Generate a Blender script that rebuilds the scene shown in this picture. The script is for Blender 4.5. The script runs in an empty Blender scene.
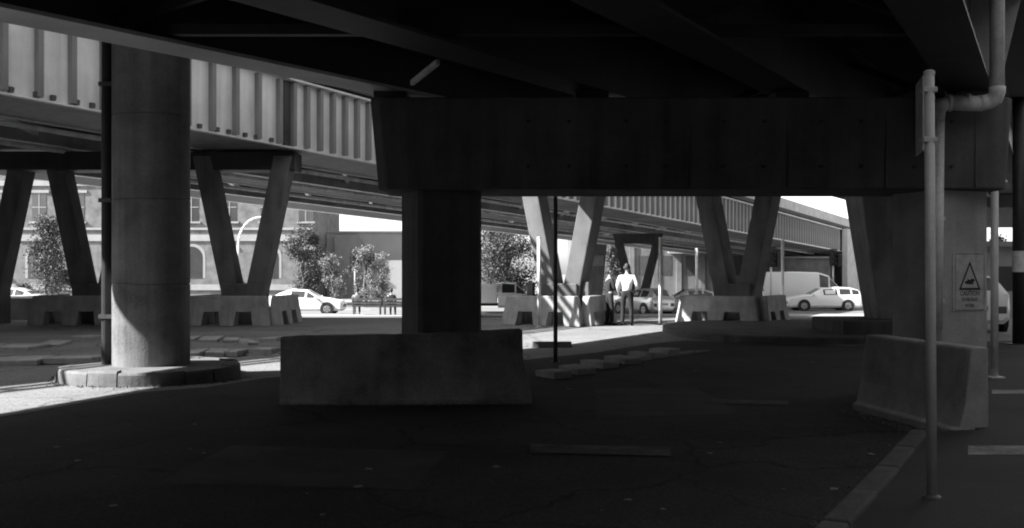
import bpy, bmesh, math, random
from mathutils import Vector, Matrix
R = math.radians
random.seed(7)
sc = bpy.context.scene
COL = sc.collection

# ------------------------------------------------------------------ camera
CAM_H = 1.55
cam = bpy.data.cameras.new('camera'); camo = bpy.data.objects.new('camera', cam); COL.objects.link(camo)
camo.location = (0, 0, CAM_H); camo.rotation_euler = (R(90), 0, 0)
cam.sensor_width = 36.0; cam.lens = 36.0 * 1000 / 1024
cam.shift_y = 8 / 1024; cam.clip_start = 0.05; cam.clip_end = 3000
sc.camera = camo
# ------------------------------------------------------------------ sky, sun, exposure
SUN_T = Vector((1.20, 0.35, -1.0)).normalized()          # the way the light travels
elev = math.asin(-SUN_T.z); azim = math.atan2(-SUN_T.x, -SUN_T.y)
w = bpy.data.worlds.new('World'); sc.world = w; w.use_nodes = True
nt = w.node_tree; nt.nodes.clear()
sky = nt.nodes.new('ShaderNodeTexSky'); sky.sky_type = 'NISHITA'; sky.sun_disc = False
sky.sun_elevation = elev; sky.sun_rotation = azim; sky.air_density = 1.0; sky.dust_density = 2.0
bw = nt.nodes.new('ShaderNodeRGBToBW'); bg = nt.nodes.new('ShaderNodeBackground'); wo = nt.nodes.new('ShaderNodeOutputWorld')
nt.links.new(sky.outputs[0], bw.inputs[0]); nt.links.new(bw.outputs[0], bg.inputs[0]); nt.links.new(bg.outputs[0], wo.inputs[0])
bg.inputs[1].default_value = 0.15
sl = bpy.data.lights.new('sun', 'SUN'); sl.energy = 5.0; sl.angle = R(0.5); sl.color = (1, 1, 1)
so = bpy.data.objects.new('sun', sl); COL.objects.link(so); so.location = (-30, 20, 40)
so.rotation_euler = SUN_T.to_track_quat('-Z', 'Y').to_euler()
sc.view_settings.view_transform = 'Standard'; sc.view_settings.look = 'None'
sc.view_settings.gamma = 1.0; sc.view_settings.use_curve_mapping = False
sc.view_settings.exposure = 1.8
sc.cycles.use_denoising = True; sc.cycles.filter_width = 2.0
sc.cycles.max_bounces = 10; sc.cycles.diffuse_bounces = 5

# ------------------------------------------------------------------ materials (black-and-white place: greys only)
def mat(name, v, var=0.25, scale=2.0, rough=0.85, bump=0.25, streak=0.0, metal=0.0, fine=40.0, spec=0.3):
    m = bpy.data.materials.new(name); m.use_nodes = True
    n = m.node_tree.nodes; L = m.node_tree.links
    b = n['Principled BSDF']; b.inputs['Roughness'].default_value = rough; b.inputs['Metallic'].default_value = metal
    b.inputs['Specular IOR Level'].default_value = spec
    tc = n.new('ShaderNodeTexCoord')
    n1 = n.new('ShaderNodeTexNoise'); n1.inputs['Scale'].default_value = scale; n1.inputs['Detail'].default_value = 6; n1.inputs['Roughness'].default_value = 0.62
    n2 = n.new('ShaderNodeTexNoise'); n2.inputs['Scale'].default_value = fine; n2.inputs['Detail'].default_value = 3
    L.new(tc.outputs['Object'], n1.inputs['Vector']); L.new(tc.outputs['Object'], n2.inputs['Vector'])
    mx = n.new('ShaderNodeMath'); mx.operation = 'MULTIPLY_ADD'; mx.inputs[1].default_value = 0.3
    L.new(n2.outputs[0], mx.inputs[0]); L.new(n1.outputs[0], mx.inputs[2])
    src = mx.outputs[0]
    if streak:
        mp = n.new('ShaderNodeMapping'); mp.inputs['Scale'].default_value = (5, 5, 0.25)
        L.new(tc.outputs['Object'], mp.inputs['Vector'])
        n3 = n.new('ShaderNodeTexNoise'); n3.inputs['Scale'].default_value = 1.0; n3.inputs['Detail'].default_value = 5
        L.new(mp.outputs[0], n3.inputs['Vector'])
        m3 = n.new('ShaderNodeMath'); m3.operation = 'MULTIPLY_ADD'; m3.inputs[1].default_value = streak
        L.new(n3.outputs[0], m3.inputs[0]); L.new(src, m3.inputs[2])
        m4 = n.new('ShaderNodeMath'); m4.operation = 'SUBTRACT'; m4.inputs[1].default_value = streak * 0.5
        L.new(m3.outputs[0], m4.inputs[0]); src = m4.outputs[0]
    mr = n.new('ShaderNodeMapRange'); mr.inputs[1].default_value = 0.4; mr.inputs[2].default_value = 0.9
    mr.inputs[3].default_value = max(v * (1 - var), 0.002); mr.inputs[4].default_value = v * (1 + var)
    L.new(src, mr.inputs[0]); L.new(mr.outputs[0], b.inputs['Base Color'])
    if bump:
        bp = n.new('ShaderNodeBump'); bp.inputs['Strength'].default_value = bump; bp.inputs['Distance'].default_value = 0.01
        L.new(n2.outputs[0], bp.inputs['Height']); L.new(bp.outputs[0], b.inputs['Normal'])
    return m
CONC = mat('concrete', 0.22, 0.35, 1.3, 0.9, 0.4, 0.5)
CONC_D = mat('shade_toned_concrete', 0.09, 0.45, 0.9, 0.92, 0.5, 0.6)  # concrete set darker to deepen the shade under the decks
CONC_L = mat('pale_concrete', 0.42, 0.25, 1.5, 0.9, 0.3, 0.3)
BARR = mat('barrier_concrete', 0.33, 0.3, 2.2, 0.9, 0.4, 0.5)
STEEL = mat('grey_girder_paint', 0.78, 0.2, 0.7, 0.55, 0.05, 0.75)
STEEL_S = mat('shaded_stiffener_paint', 0.22, 0.2, 0.7, 0.6, 0.05, 0.3)  # stiffeners darker than the web, their side shade put into the colour
STEEL_D = mat('dark_steel', 0.05, 0.4, 0.8, 0.6, 0.1, 0.4)  # one very dark tone for steel under the decks
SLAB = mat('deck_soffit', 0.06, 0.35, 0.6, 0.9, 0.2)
GROUND = mat('dusty_bitumen', 0.17, 0.3, 0.35, 0.95, 0.5, fine=25)
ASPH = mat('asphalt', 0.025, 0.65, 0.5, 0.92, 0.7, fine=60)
def crack(m, sc_, amt):
    n = m.node_tree.nodes; L_ = m.node_tree.links; b = n['Principled BSDF']; src = b.inputs['Base Color'].links[0].from_socket
    tc = n.new('ShaderNodeTexCoord'); nz = n.new('ShaderNodeTexNoise'); nz.inputs['Scale'].default_value = 1.2; nz.inputs['Detail'].default_value = 5
    ad = n.new('ShaderNodeMixRGB'); ad.blend_type = 'ADD'; ad.inputs[0].default_value = .9
    vo = n.new('ShaderNodeTexVoronoi'); vo.feature = 'DISTANCE_TO_EDGE'; vo.inputs['Scale'].default_value = sc_
    L_.new(tc.outputs['Object'], nz.inputs['Vector']); L_.new(tc.outputs['Object'], ad.inputs[1]); L_.new(nz.outputs['Color'], ad.inputs[2]); L_.new(ad.outputs[0], vo.inputs['Vector'])
    mr = n.new('ShaderNodeMapRange'); mr.inputs[1].default_value = 0.0; mr.inputs[2].default_value = .012; mr.inputs[3].default_value = amt; mr.inputs[4].default_value = 1.0
    L_.new(vo.outputs['Distance'], mr.inputs[0])
    v2 = n.new('ShaderNodeTexVoronoi'); v2.inputs['Scale'].default_value = 55; L_.new(tc.outputs['Object'], v2.inputs['Vector'])
    m2 = n.new('ShaderNodeMapRange'); m2.inputs[1].default_value = 0; m2.inputs[2].default_value = 1; m2.inputs[3].default_value = .55; m2.inputs[4].default_value = 1.6
    L_.new(v2.outputs['Color'], m2.inputs[0])
    ml = n.new('ShaderNodeMath'); ml.operation = 'MULTIPLY'; L_.new(mr.outputs[0], ml.inputs[0]); L_.new(m2.outputs[0], ml.inputs[1])
    mm = n.new('ShaderNodeMath'); mm.operation = 'MULTIPLY'; L_.new(src, mm.inputs[0]); L_.new(ml.outputs[0], mm.inputs[1]); L_.new(mm.outputs[0], b.inputs['Base Color'])
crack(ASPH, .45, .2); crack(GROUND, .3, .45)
PATCH = mat('asphalt_patch', 0.045, 0.5, 1.5, 0.95, 0.8, fine=50)
ROADM = mat('far_road', 0.16, 0.2, 0.3, 0.9, 0.2)
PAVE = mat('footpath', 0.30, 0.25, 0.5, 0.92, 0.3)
PAVE_D = mat('shade_toned_footpath', 0.03, 0.4, 0.8, 0.92, 0.5)  # footpath colour lowered to deepen the shade it lies in
STONE = mat('bluestone', 0.33, 0.35, 3.0, 0.85, 0.5)
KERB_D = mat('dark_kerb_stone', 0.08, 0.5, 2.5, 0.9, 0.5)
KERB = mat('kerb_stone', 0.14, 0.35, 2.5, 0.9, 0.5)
WPAINT = mat('white_paint', 0.62, 0.3, 5.0, 0.7, 0.1)
GALV = mat('galvanised', 0.55, 0.2, 4.0, 0.5, 0.05, metal=0.1)
PVC = mat('pipe_paint', 0.66, 0.4, 2.0, 0.5, 0.05, 0.4)
BLACKP = mat('black_paint', 0.03, 0.3, 4.0, 0.5, 0.05)
DARKG = mat('dark_grey_paint', 0.09, 0.3, 4.0, 0.5, 0.05)
SIGNM = mat('sign_face', 0.40, 0.35, 6.0, 0.4, 0.0)
INK = mat('sign_ink', 0.015, 0.1, 6.0, 0.5, 0.0)
CARW = mat('white_car_paint', 0.80, 0.04, 1.0, 0.25, 0.0, spec=0.5)
CARS = mat('silver_car_paint', 0.55, 0.05, 1.0, 0.25, 0.0, metal=0.3, spec=0.5)
GLASS = mat('car_glass', 0.04, 0.1, 1.0, 0.08, 0.0, spec=0.6)
TYRE = mat('rubber', 0.025, 0.2, 8.0, 0.85, 0.1)
RIM = mat('alloy', 0.45, 0.1, 8.0, 0.35, 0.0, metal=0.7)
LENS = mat('lamp_lens', 0.6, 0.1, 8.0, 0.15, 0.0)
TAIL = mat('tail_lens', 0.10, 0.1, 8.0, 0.15, 0.0)
BRICK = mat('brickwork', 0.135, 0.45, 1.2, 0.9, 0.2)
RCOL = mat('lit_column_concrete', 0.34, 0.3, 1.3, 0.9, 0.4, 0.35)  # right column lighter than its twin, side light put into the colour
JEND = mat('lit_barrier_concrete', 0.27, 0.4, 1.8, 0.92, 0.6, 0.12)  # right barrier lighter than the centre one, standing in for side light
BAYP = mat('bay_paint', 0.2, 0.8, 3.5, 0.85, 0.3, fine=18)
VLIT = mat('sunlit_pier_concrete', 0.12, 0.3, 1.2, 0.9, 0.4, 0.5)  # copy of the pier concrete toned for the pier in full sun
VPIER = mat('pier_concrete', 0.15, 0.35, 1.2, 0.9, 0.4, 0.6)
JCONC = mat('scuffed_concrete', 0.18, 0.6, 1.9, 0.92, 0.6, 0.25)
COLM = mat('column_concrete', 0.18, 0.55, 1.1, 0.9, 0.4, 0.6)
BLOCKBRICK = mat('blocker_brick', 0.08, 0.3, 0.6, 0.9, 0.2)  # dark brick of the added blocks that cut sky light
TRIM = mat('building_trim', 0.26, 0.15, 1.0, 0.85, 0.1)
RENDERM = mat('render_wall', 0.27, 0.15, 0.5, 0.9, 0.1, 0.3)
WARE = mat('grey_sheeting', 0.12, 0.35, 0.6, 0.8, 0.1, 0.5)
STEEL_F = mat('bounce_lit_flange_paint', 0.5, 0.35, 0.45, 0.6, 0.05)  # left ramp flange kept pale, ground bounce light put into the colour
STEEL_G = mat('grimy_shade_paint', 0.30, 0.35, 0.5, 0.6, 0.05, 0.5)  # grime tone that also darkens shaded undersides and inner boxes
WINM = mat('window_glass', 0.05, 0.3, 0.7, 0.1, 0.0, spec=0.6)
ROOFM = mat('roof_sheet', 0.20, 0.2, 1.0, 0.7, 0.1)
LEAF = mat('leaf', 0.06, 0.3, 0.9, 0.6, 0.0)
LEAF_L = mat('pale_leaf', 0.15, 0.35, 0.9, 0.6, 0.0)
BARK = mat('bark', 0.10, 0.4, 4.0, 0.9, 0.5)
SKIN = mat('skin', 0.34, 0.1, 6.0, 0.6, 0.0)
HAIR = mat('hair', 0.03, 0.3, 20.0, 0.6, 0.2)
SHIRT = mat('white_shirt', 0.75, 0.06, 4.0, 0.9, 0.1)
DARKC = mat('dark_cloth', 0.025, 0.3, 6.0, 0.9, 0.1)
GREYC = mat('grey_cloth', 0.16, 0.3, 6.0, 0.9, 0.1)
WOOD = mat('bench_wood', 0.08, 0.4, 3.0, 0.8, 0.3)
WORN = mat('worn_road_paint', 0.06, 0.95, 3.5, 0.85, 0.3, fine=18)
LITTER = mat('litter_paper', 0.2, 0.3, 9.0, 0.9, 0.0)

# ------------------------------------------------------------------ mesh helpers
class MB:
    def __init__(s): s.v = []; s.f = []
    def add(s, vs, fs):
        o = len(s.v); s.v += [tuple(p) for p in vs]; s.f += [tuple(i + o for i in f) for f in fs]; return s
    def hexa(s, b, t):                       # two quads, bottom ccw and top ccw
        return s.add(list(b) + list(t), [(3, 2, 1, 0), (4, 5, 6, 7), (0, 1, 5, 4), (1, 2, 6, 5), (2, 3, 7, 6), (3, 0, 4, 7)])
    def box(s, c, d, rz=0.0):
        x, y, z = d[0] / 2, d[1] / 2, d[2] / 2; ca, sa = math.cos(rz), math.sin(rz)
        q = [(-x, -y), (x, -y), (x, y), (-x, y)]; q = [(c[0] + a * ca - b * sa, c[1] + a * sa + b * ca) for a, b in q]
        return s.hexa([(a, b, c[2] - z) for a, b in q], [(a, b, c[2] + z) for a, b in q])
    def loft(s, rings, caps=True, closed=True):
        n = len(rings[0]); o = len(s.v)
        for r in rings: s.v += [tuple(p) for p in r]
        for i in range(len(rings) - 1):
            for j in range(n if closed else n - 1):
                k = (j + 1) % n
                s.f.append((o + i * n + j, o + i * n + k, o + (i + 1) * n + k, o + (i + 1) * n + j))
        if caps:
            s.f.append(tuple(o + j for j in reversed(range(n)))); e = o + (len(rings) - 1) * n
            s.f.append(tuple(e + j for j in range(n)))
        return s
    def tube(s, path, r, n=10, caps=True):
        P = [Vector(p) for p in path]; rings = []; up = None
        for i, p in enumerate(P):
            t = (P[min(i + 1, len(P) - 1)] - P[max(i - 1, 0)]).normalized()
            if up is None:
                up = Vector((0, 0, 1)) if abs(t.z) < 0.9 else Vector((1, 0, 0))
            a = t.cross(up).normalized(); b = a.cross(t).normalized(); up = b
            rr = r[i] if isinstance(r, (list, tuple)) else r
            rings.append([p + (a * math.cos(2 * math.pi * k / n) + b * math.sin(2 * math.pi * k / n)) * rr for k in range(n)])
        return s.loft(rings, caps)
    def bar(s, a, b, w, h):
        a = Vector(a); b = Vector(b); t = (b - a).normalized(); up = Vector((0, 0, 1)) if abs(t.z) < 0.95 else Vector((0, 1, 0))
        x = t.cross(up).normalized() * w / 2; y = x.cross(t).normalized() * h / 2
        return s.loft([[p - x - y, p + x - y, p + x + y, p - x + y] for p in (a, b)])
    def lathe(s, prof, c=(0, 0, 0), n=32):
        rings = [[(c[0] + r * math.cos(2 * math.pi * k / n), c[1] + r * math.sin(2 * math.pi * k / n), c[2] + z) for k in range(n)] for r, z in prof]
        return s.loft(rings)
    def disc_y(s, c, r, y0, y1, n=20, r2=None):
        r2 = r if r2 is None else r2
        A = [(c[0] + r * math.cos(2 * math.pi * k / n), y0, c[2] + r * math.sin(2 * math.pi * k / n)) for k in range(n)]
        B = [(c[0] + r2 * math.cos(2 * math.pi * k / n), y1, c[2] + r2 * math.sin(2 * math.pi * k / n)) for k in range(n)]
        return s.loft([A, B])
    def mesh(s, name, smooth=False):
        me = bpy.data.meshes.new(name); me.from_pydata(s.v, [], s.f); me.update()
        bm = bmesh.new(); bm.from_mesh(me); bmesh.ops.recalc_face_normals(bm, faces=bm.faces); bm.to_mesh(me); bm.free()
        if smooth: me.shade_smooth()
        return me
def link(name, me, m, parent=None, loc=None, rz=None):
    o = bpy.data.objects.new(name, me); COL.objects.link(o)
    if m and me and not me.materials: me.materials.append(m)
    if parent: o.parent = parent
    if loc is not None: o.location = loc
    if rz is not None: o.rotation_euler = (0, 0, rz)
    return o
def base_of(o):
    while o.parent: o = o.parent
    return o
def obj(name, mb, m, parent=None, world=False, smooth=False, bevel=0.0, seg=2):
    if world and parent:
        r = base_of(parent).location; mb.v = [(a - r.x, b - r.y, c - r.z) for a, b, c in mb.v]
    o = link(name, mb.mesh(name, smooth), m, parent)
    if smooth == 'auto':
        pass
    if bevel:
        md = o.modifiers.new('bevel', 'BEVEL'); md.width = bevel; md.segments = seg; md.limit_method = 'ANGLE'; md.angle_limit = R(35)
    return o
def tag(o, label, cat, group=None):
    o['label'] = label; o['category'] = cat
    if group: o['group'] = group
    return o
def thing(name, label, cat, loc=(0, 0, 0), rz=0.0, group=None):
    o = bpy.data.objects.new(name, None); COL.objects.link(o); o.empty_display_size = 0.3
    o.location = loc; o.rotation_euler = (0, 0, rz); return tag(o, label, cat, group)
def structure(o): o['kind'] = 'structure'; return o
def copy_tree(o, parent=None):
    c = o.copy(); COL.objects.link(c); c.parent = parent
    for ch in list(o.children): copy_tree(ch, c)
    return c
def at(px, py, d): return Vector(((px - 512) / 1000 * d, d, CAM_H + (272 - py) / 1000 * d))
def carx(px, d): return (px - 512) / 1000 * d
def gz(d):                                   # ground profile: level, then falling gently to the far street
    t = min(max((d - 32) / 20, 0), 1); return -0.85 * t * t * (3 - 2 * t)

# ------------------------------------------------------------------ ground, road, paths
mb = MB(); rows = [-300, -60, -20] + list(range(-10, 60, 1)) + [70, 90, 130, 200, 400, 900]
cols = [-900, -300, -120, -60, -40, -20, -10, 0, 10, 20, 40, 60, 120, 300, 900]
for y in rows:
    for x in cols: mb.v.append((x, y, gz(y)))
nc = len(cols)
for i in range(len(rows) - 1):
    for j in range(nc - 1): mb.f.append((i * nc + j, i * nc + j + 1, (i + 1) * nc + j + 1, (i + 1) * nc + j))
structure(obj('ground', mb, GROUND, smooth=True))
def sheet(name, pts, z, m):
    return structure(obj(name, MB().add([(x, y, gz(y) + z) for x, y in pts], [tuple(range(len(pts)))]), m))
# asphalt lane between the barriers, widened to the shadow edge to blacken shaded ground
sheet('road_and_shade', [(-8.4, -12), (-0.55, 1.2), (4.0, 9.6), (4.4, 12.6), (5.3, 14.4), (7.0, 16.0), (11.8, 20.5), (12.0, 22.8), (7.0, 21.0), (3.9, 22.6), (3.0, 21.6), (1.6, 19.2), (0.2, 17.6), (-1.4, 16.6), (-3.6, 14.6), (-4.1, 13.45), (-4.75, 12.9), (-5.5, 10.6), (-7.2, 6.0), (-14, 0), (-26, -12)], 0.004, ASPH)
sheet('asphalt_patch', [(-2.6, 7.3), (-.7, 7.1), (-.55, 8.6), (-2.5, 8.9)], .0075, PATCH)
sheet('asphalt_patch', [(.9, 10.6), (2.5, 10.9), (2.45, 13.4), (1.1, 13.2)], .0075, PATCH)
# far street
mb = MB(); structure(obj('street', MB().add([(-200, 54.5, -0.846), (200, 54.5, -0.846), (200, 72, -0.846), (-200, 72, -0.846)], [(0, 1, 2, 3)]), ROADM))
fk = MB().box((0, 53.2, -0.80), (300, 2.4, 0.16)); structure(obj('footpath', fk, PAVE, bevel=0.02))
fk = MB().box((0, 75.0, -0.78), (300, 5.8, 0.2)); structure(obj('far_footpath', fk, PAVE, bevel=0.02))
# painted lines on the far street
mb = MB()
for i in range(-14, 15):
    mb.add([(i * 6, 63.4, -0.842), (i * 6 + 3, 63.4, -0.842), (i * 6 + 3, 63.55, -0.842), (i * 6, 63.55, -0.842)], [(0, 1, 2, 3)])
ln = obj('lane_marking', mb, WPAINT); structure(ln)

# right-hand footpath with its kerb of single stones
fp = [(1.9, 5.7), (3.72, 9.0), (4.0, 9.15), (4.3, 9.2), (4.34, 9.5), (4.1, 11.1), (4.8, 12.6), (5.1, 14.2), (6.9, 15.5), (12, 20), (22, 20), (14, -6), (-2.6, -6), (-0.4, 1.5)]
kp = [Vector((-0.55, 1.2)), Vector((1.9, 5.7)), Vector((3.72, 9.0))]
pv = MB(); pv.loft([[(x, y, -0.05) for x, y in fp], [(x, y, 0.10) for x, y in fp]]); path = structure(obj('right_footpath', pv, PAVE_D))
def along(pts, step):
    out = []; 
    for a, b in zip(pts, pts[1:]):
        n = max(1, round((b - a).length / step))
        for i in range(n): out.append((a.lerp(b, i / n), a.lerp(b, (i + 1) / n)))
    return out
kerb_me = None
kb = structure(obj('kerb', MB().loft([[(-0.55 - .1, 1.2, -0.1), (-0.55, 1.2, -0.1), (-0.55, 1.2, 0.02), (-.65, 1.2, .02)], [(3.6, 9.0, -0.1), (3.7, 9.0, -0.1), (3.7, 9.0, 0.02), (3.6, 9.0, .02)]]), KERB))
km = MB().box((0, 0, 0), (0.98, 0.16, 0.24)).mesh('kerb_stone')
for a, b in along(kp, 1.0):
    m_ = (a + b) / 2; t = b - a
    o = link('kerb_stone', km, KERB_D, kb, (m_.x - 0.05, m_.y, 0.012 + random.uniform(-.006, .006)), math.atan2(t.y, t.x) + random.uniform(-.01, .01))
    o.scale = (t.length / 1.0 * random.uniform(.985, 1.0), random.uniform(.95, 1.05), 1)
    md = o.modifiers.new('bevel', 'BEVEL'); md.width = 0.018; md.segments = 2
# painted bay lines on the footpath to the right
for i, (px0, px1, y0, y1) in enumerate([(968, 1060, 446, 455), (992, 1060, 390, 394)]):
    d0 = 1450 / (y0 - 272); d1 = 1450 / (y1 - 272)
    pts = [((px0 - 512) / 1000 * d1, d1, 0.104), ((px1 - 512) / 1000 * d1, d1, 0.104), ((px1 - 512) / 1000 * d0, d0, 0.104), ((px0 - 512) / 1000 * d0, d0, 0.104)]
    structure(obj('bay_line', MB().add(pts, [(0, 1, 2, 3)]), BAYP))
for (px0, px1, y0, y1) in [(530, 668, 445, 454), (712, 785, 400, 404)]:
    d0 = 1550 / (y0 - 272); d1 = 1550 / (y1 - 272)
    pts = [((px0 - 512) / 1000 * d1, d1, 0.0115), ((px1 - 512) / 1000 * d1, d1 - .15, 0.0115), ((px1 - 512) / 1000 * d0, d0 - .15, 0.0115), ((px0 - 512) / 1000 * d0, d0, 0.0115)]
    structure(obj('road_line', MB().add(pts, [(0, 1, 2, 3)]), WORN))

# raised traffic island by the second V pier from the right and stone slab edging
def island(name, c, rx, ry, h, m, n=40, e=2.6):
    prof = []
    for k in range(n):
        t = 2 * math.pi * k / n; cx, sy = math.cos(t), math.sin(t)
        prof.append((c[0] + rx * math.copysign(abs(cx) ** (2 / e), cx), c[1] + ry * math.copysign(abs(sy) ** (2 / e), sy)))
    return structure(obj(name, MB().loft([[(x, y, -0.05) for x, y in prof], [(x, y, h - .03) for x, y in prof], [(c[0] + (x - c[0]) * .985, c[1] + (y - c[1]) * .985, h) for x, y in prof]]), m))
isl = island('traffic_island', (7.3, 25.2), 3.4, 3.9, 0.16, KERB_D)
bed = island('slab_bed', (-8.2, 22.2), 6.6, 4.0, 0.03, GROUND)
slab_me = MB().box((0, 0, 0), (0.86, 0.5, 0.15)).mesh('stone_slab')
def slabs(parent, items):
    for (p0, p1, py, wd, rz) in items:
        d = (CAM_H - 0.1) * 1000 / (py - 272); x = ((p0 + p1) / 2 - 512) / 1000 * d
        o = link('stone_slab', slab_me, STONE, parent, (x, d, 0.045), rz)
        o.scale = ((p1 - p0) / 1000 * d / .86 * .97, wd, .8); o.rotation_euler = (random.uniform(-.05, .03), random.uniform(-.05, .05), rz + random.uniform(-.1, .1))
        md = o.modifiers.new('bevel', 'BEVEL'); md.width = 0.025; md.segments = 2
L = [(-30, -3, 345, 1.7, .05), (0, 41, 345.2, 1.8, .04), (45, 66, 342, 2.0, .25), (-28, 0, 359, 1.5, .0), (3, 46, 358, 1.6, .03), (51, 101, 356.5, 1.9, .05), (80, 103, 335.5, 1.8, .03)]
L += [(183, 198, 337, 1.6, .1), (201, 221, 337.5, 1.8, .1), (224, 239, 338.5, 1.7, .2), (242, 253, 340.5, 1.9, .5), (184, 205, 351, 1.7, .05), (208, 227, 350.2, 1.7, .1), (230, 245, 350, 1.6, -.1), (253, 277, 348, 1.6, .08), (262, 280, 337.5, 1.5, 0)]
slabs(bed, L)
edge = structure(obj('slab_edging', MB().loft([[(0.5, 15.5, -.02), (0.9, 15.5, -.02), (.9, 15.5, .02), (.5, 15.5, .02)], [(3.5, 19.6, -.02), (3.9, 19.6, -.02), (3.9, 19.6, .02), (3.5, 19.6, .02)]]), GROUND))
slabs(edge, [(543, 564, 370.5, 1.15, .5), (566, 588, 366.5, 1.15, .5), (589, 610, 361, 1.25, .5), (612, 633, 357, 1.25, .55), (637, 654, 352, 1.3, .6), (657, 672, 348.5, 1.2, .6)])

# ------------------------------------------------------------------ swept bridge members
def sweep(mb, f, ds, sec):
    """f(d, s) -> (x, y, z) of the lateral offset s at station d; sec is a list of (s, z)."""
    rings = []
    for d in ds:
        ring = []
        for s, z in sec:
            x, y, zz = f(d, s); ring.append((x, y, zz + z))
        rings.append(ring)
    return mb.loft(rings)
# --- low ramp overhead (direction 0.65 across per metre away, rising away)
def ramp(d, s):                               # s in metres in from the left edge measured along x; right edge flares
    l = -1.85 + 0.65 * (d - 12.9); r = 6.35 + 0.53 * (d - 12.9)
    return (l + (r - l) * s / 8.2, d, 3.86 + 0.025 * (d - 12.9))
RD = [-24, -10, 0, 6, 10, 12.9, 18, 26, 40]
rb = thing('ramp_deck', 'low dark elevated ramp deck on steel girders filling the top of the view', 'bridge deck', (2.2, 12.9, 3.86))
sl_ = sweep(MB(), ramp, RD, [(-0.7, 1.22), (8.5, 1.22), (8.5, 1.47), (-0.7, 1.47)])
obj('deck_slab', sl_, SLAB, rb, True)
for s in (-0.68, 8.22):
    obj('parapet', sweep(MB(), ramp, RD, [(s, 1.472), (s + .26, 1.472), (s + .2, 2.25), (s + .06, 2.25)]), CONC_D, rb, True)
for s in (0.28, 2.85, 5.4, 7.76):
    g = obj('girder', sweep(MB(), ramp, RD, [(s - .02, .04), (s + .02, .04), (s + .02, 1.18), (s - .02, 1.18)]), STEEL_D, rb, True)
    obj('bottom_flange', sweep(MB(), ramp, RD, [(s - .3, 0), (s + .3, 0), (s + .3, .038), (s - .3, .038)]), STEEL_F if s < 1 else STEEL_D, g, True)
    obj('top_flange', sweep(MB(), ramp, RD, [(s - .2, 1.182), (s + .2, 1.182), (s + .2, 1.217), (s - .2, 1.217)]), STEEL_D, g, True)
for d in (3.5, 6.5, 9.5, 16.0, 20, 24):
    for s in (0.28, 2.85, 5.4):
        a = Vector(ramp(d, s + .03)); b = Vector(ramp(d, s + (2.54 if s < 5 else 2.32)))
        obj('cross_brace', MB().bar(a + Vector((0, 0, .15)), b + Vector((0, 0, 1.0)), .09, .09), STEEL_D, rb, True)
        obj('cross_brace', MB().bar(a + Vector((0, .1, 1.0)), b + Vector((0, .1, .15)), .09, .09), STEEL_D, rb, True)
        obj('tie_bar', MB().bar(a + Vector((0, .2, .12)), b + Vector((0, .2, .12)), .1, .1), STEEL_D, rb, True)
a = at(412, 83, 12.0); b = at(438, 62, 11.2)
obj('pale_streak_bar', MB().bar(a, b, .045, .06), PVC, rb, True)  # pale bar drawn for a streak of light above the crosshead
# --- its near pier: crosshead on two square columns set askew
pr = thing('ramp_pier', 'dark concrete crosshead on two square columns standing across the foreground', 'bridge pier', (2.2, 12.9, 0))
mb = MB()
def rect(x0, x1, y0, y1, z, c=0.0): return [(x0 + c, y0, z), (x1 - c, y0, z), (x1, y0 + c, z), (x1, y1 - c, z), (x1 - c, y1, z), (x0 + c, y1, z), (x0, y1 - c, z), (x0, y0 + c, z)]
mb.loft([rect(-1.66, 6.13, 12.3, 13.55, 2.57, .12), rect(-1.76, 6.2, 12.27, 13.58, 3.70, .12)])
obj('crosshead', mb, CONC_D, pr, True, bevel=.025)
for x in (-.2, 1.0, 2.2, 3.4, 4.6, 5.7): obj('form_seam', MB().box((x, 12.285, 3.13), (.022, .022, 1.06)), CONC_D, pr, True)
for x in (.2, .7, 1.4, 1.9, 2.6, 3.1, 3.8, 4.3, 4.95, 5.4):
    for z in (2.85, 3.4): obj('tie_hole', MB().disc_y((x, 0, z), .022, 12.26, 12.32, 10), BLACKP, pr, True)
for x in (-0.92, 5.53):
    mb = MB(); a = R(22); s = .42; c = .05
    pts = [(-s + c, -s), (s - c, -s), (s, -s + c), (s, s - c), (s - c, s), (-s + c, s), (-s, s - c), (-s, -s + c)]
    pts = [(x + p * math.cos(a) - q * math.sin(a), 12.95 + p * math.sin(a) + q * math.cos(a)) for p, q in pts]
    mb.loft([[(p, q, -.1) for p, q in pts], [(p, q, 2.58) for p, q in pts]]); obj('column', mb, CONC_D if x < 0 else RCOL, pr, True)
for s in (0.28, 2.85, 5.4, 7.76):
    x, y, z = ramp(12.93, s); obj('bearing', MB().box((x, y, 3.778), (.42, .42, .15)), STEEL_D, pr, True)
obj('end_upstand', MB().hexa([(5.75, 12.75, 3.702), (6.18, 12.75, 3.702), (6.18, 13.3, 3.702), (5.75, 13.3, 3.702)], [(5.75, 12.75, 5.05), (6.5, 12.75, 5.05), (6.5, 13.3, 5.05), (5.75, 13.3, 5.05)]), CONC, pr, True, bevel=.02)
# --- its next pier: a wall tapering down to a plinth
wp = thing('wall_pier', 'grey wall pier tapering down to its plinth beyond the right column', 'bridge pier', (8.9, 23.2, 0))
x0, x1 = 8.31, 9.95
obj('shaft', MB().hexa([(x0 + .1, 22.9, .45), (x1 - .1, 22.9, .45), (x1 - .1, 23.9, .45), (x0 + .1, 23.9, .45)], [(x0 - .45, 22.8, 4.05), (x1 + .5, 22.8, 4.05), (x1 + .5, 24.0, 4.05), (x0 - .45, 24.0, 4.05)]), CONC, wp, True, bevel=.04)
obj('plinth', MB().box((8.95, 23.5, .2), (3.1, 2.4, .52)), CONC_D, wp, True, bevel=.04)

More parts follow.
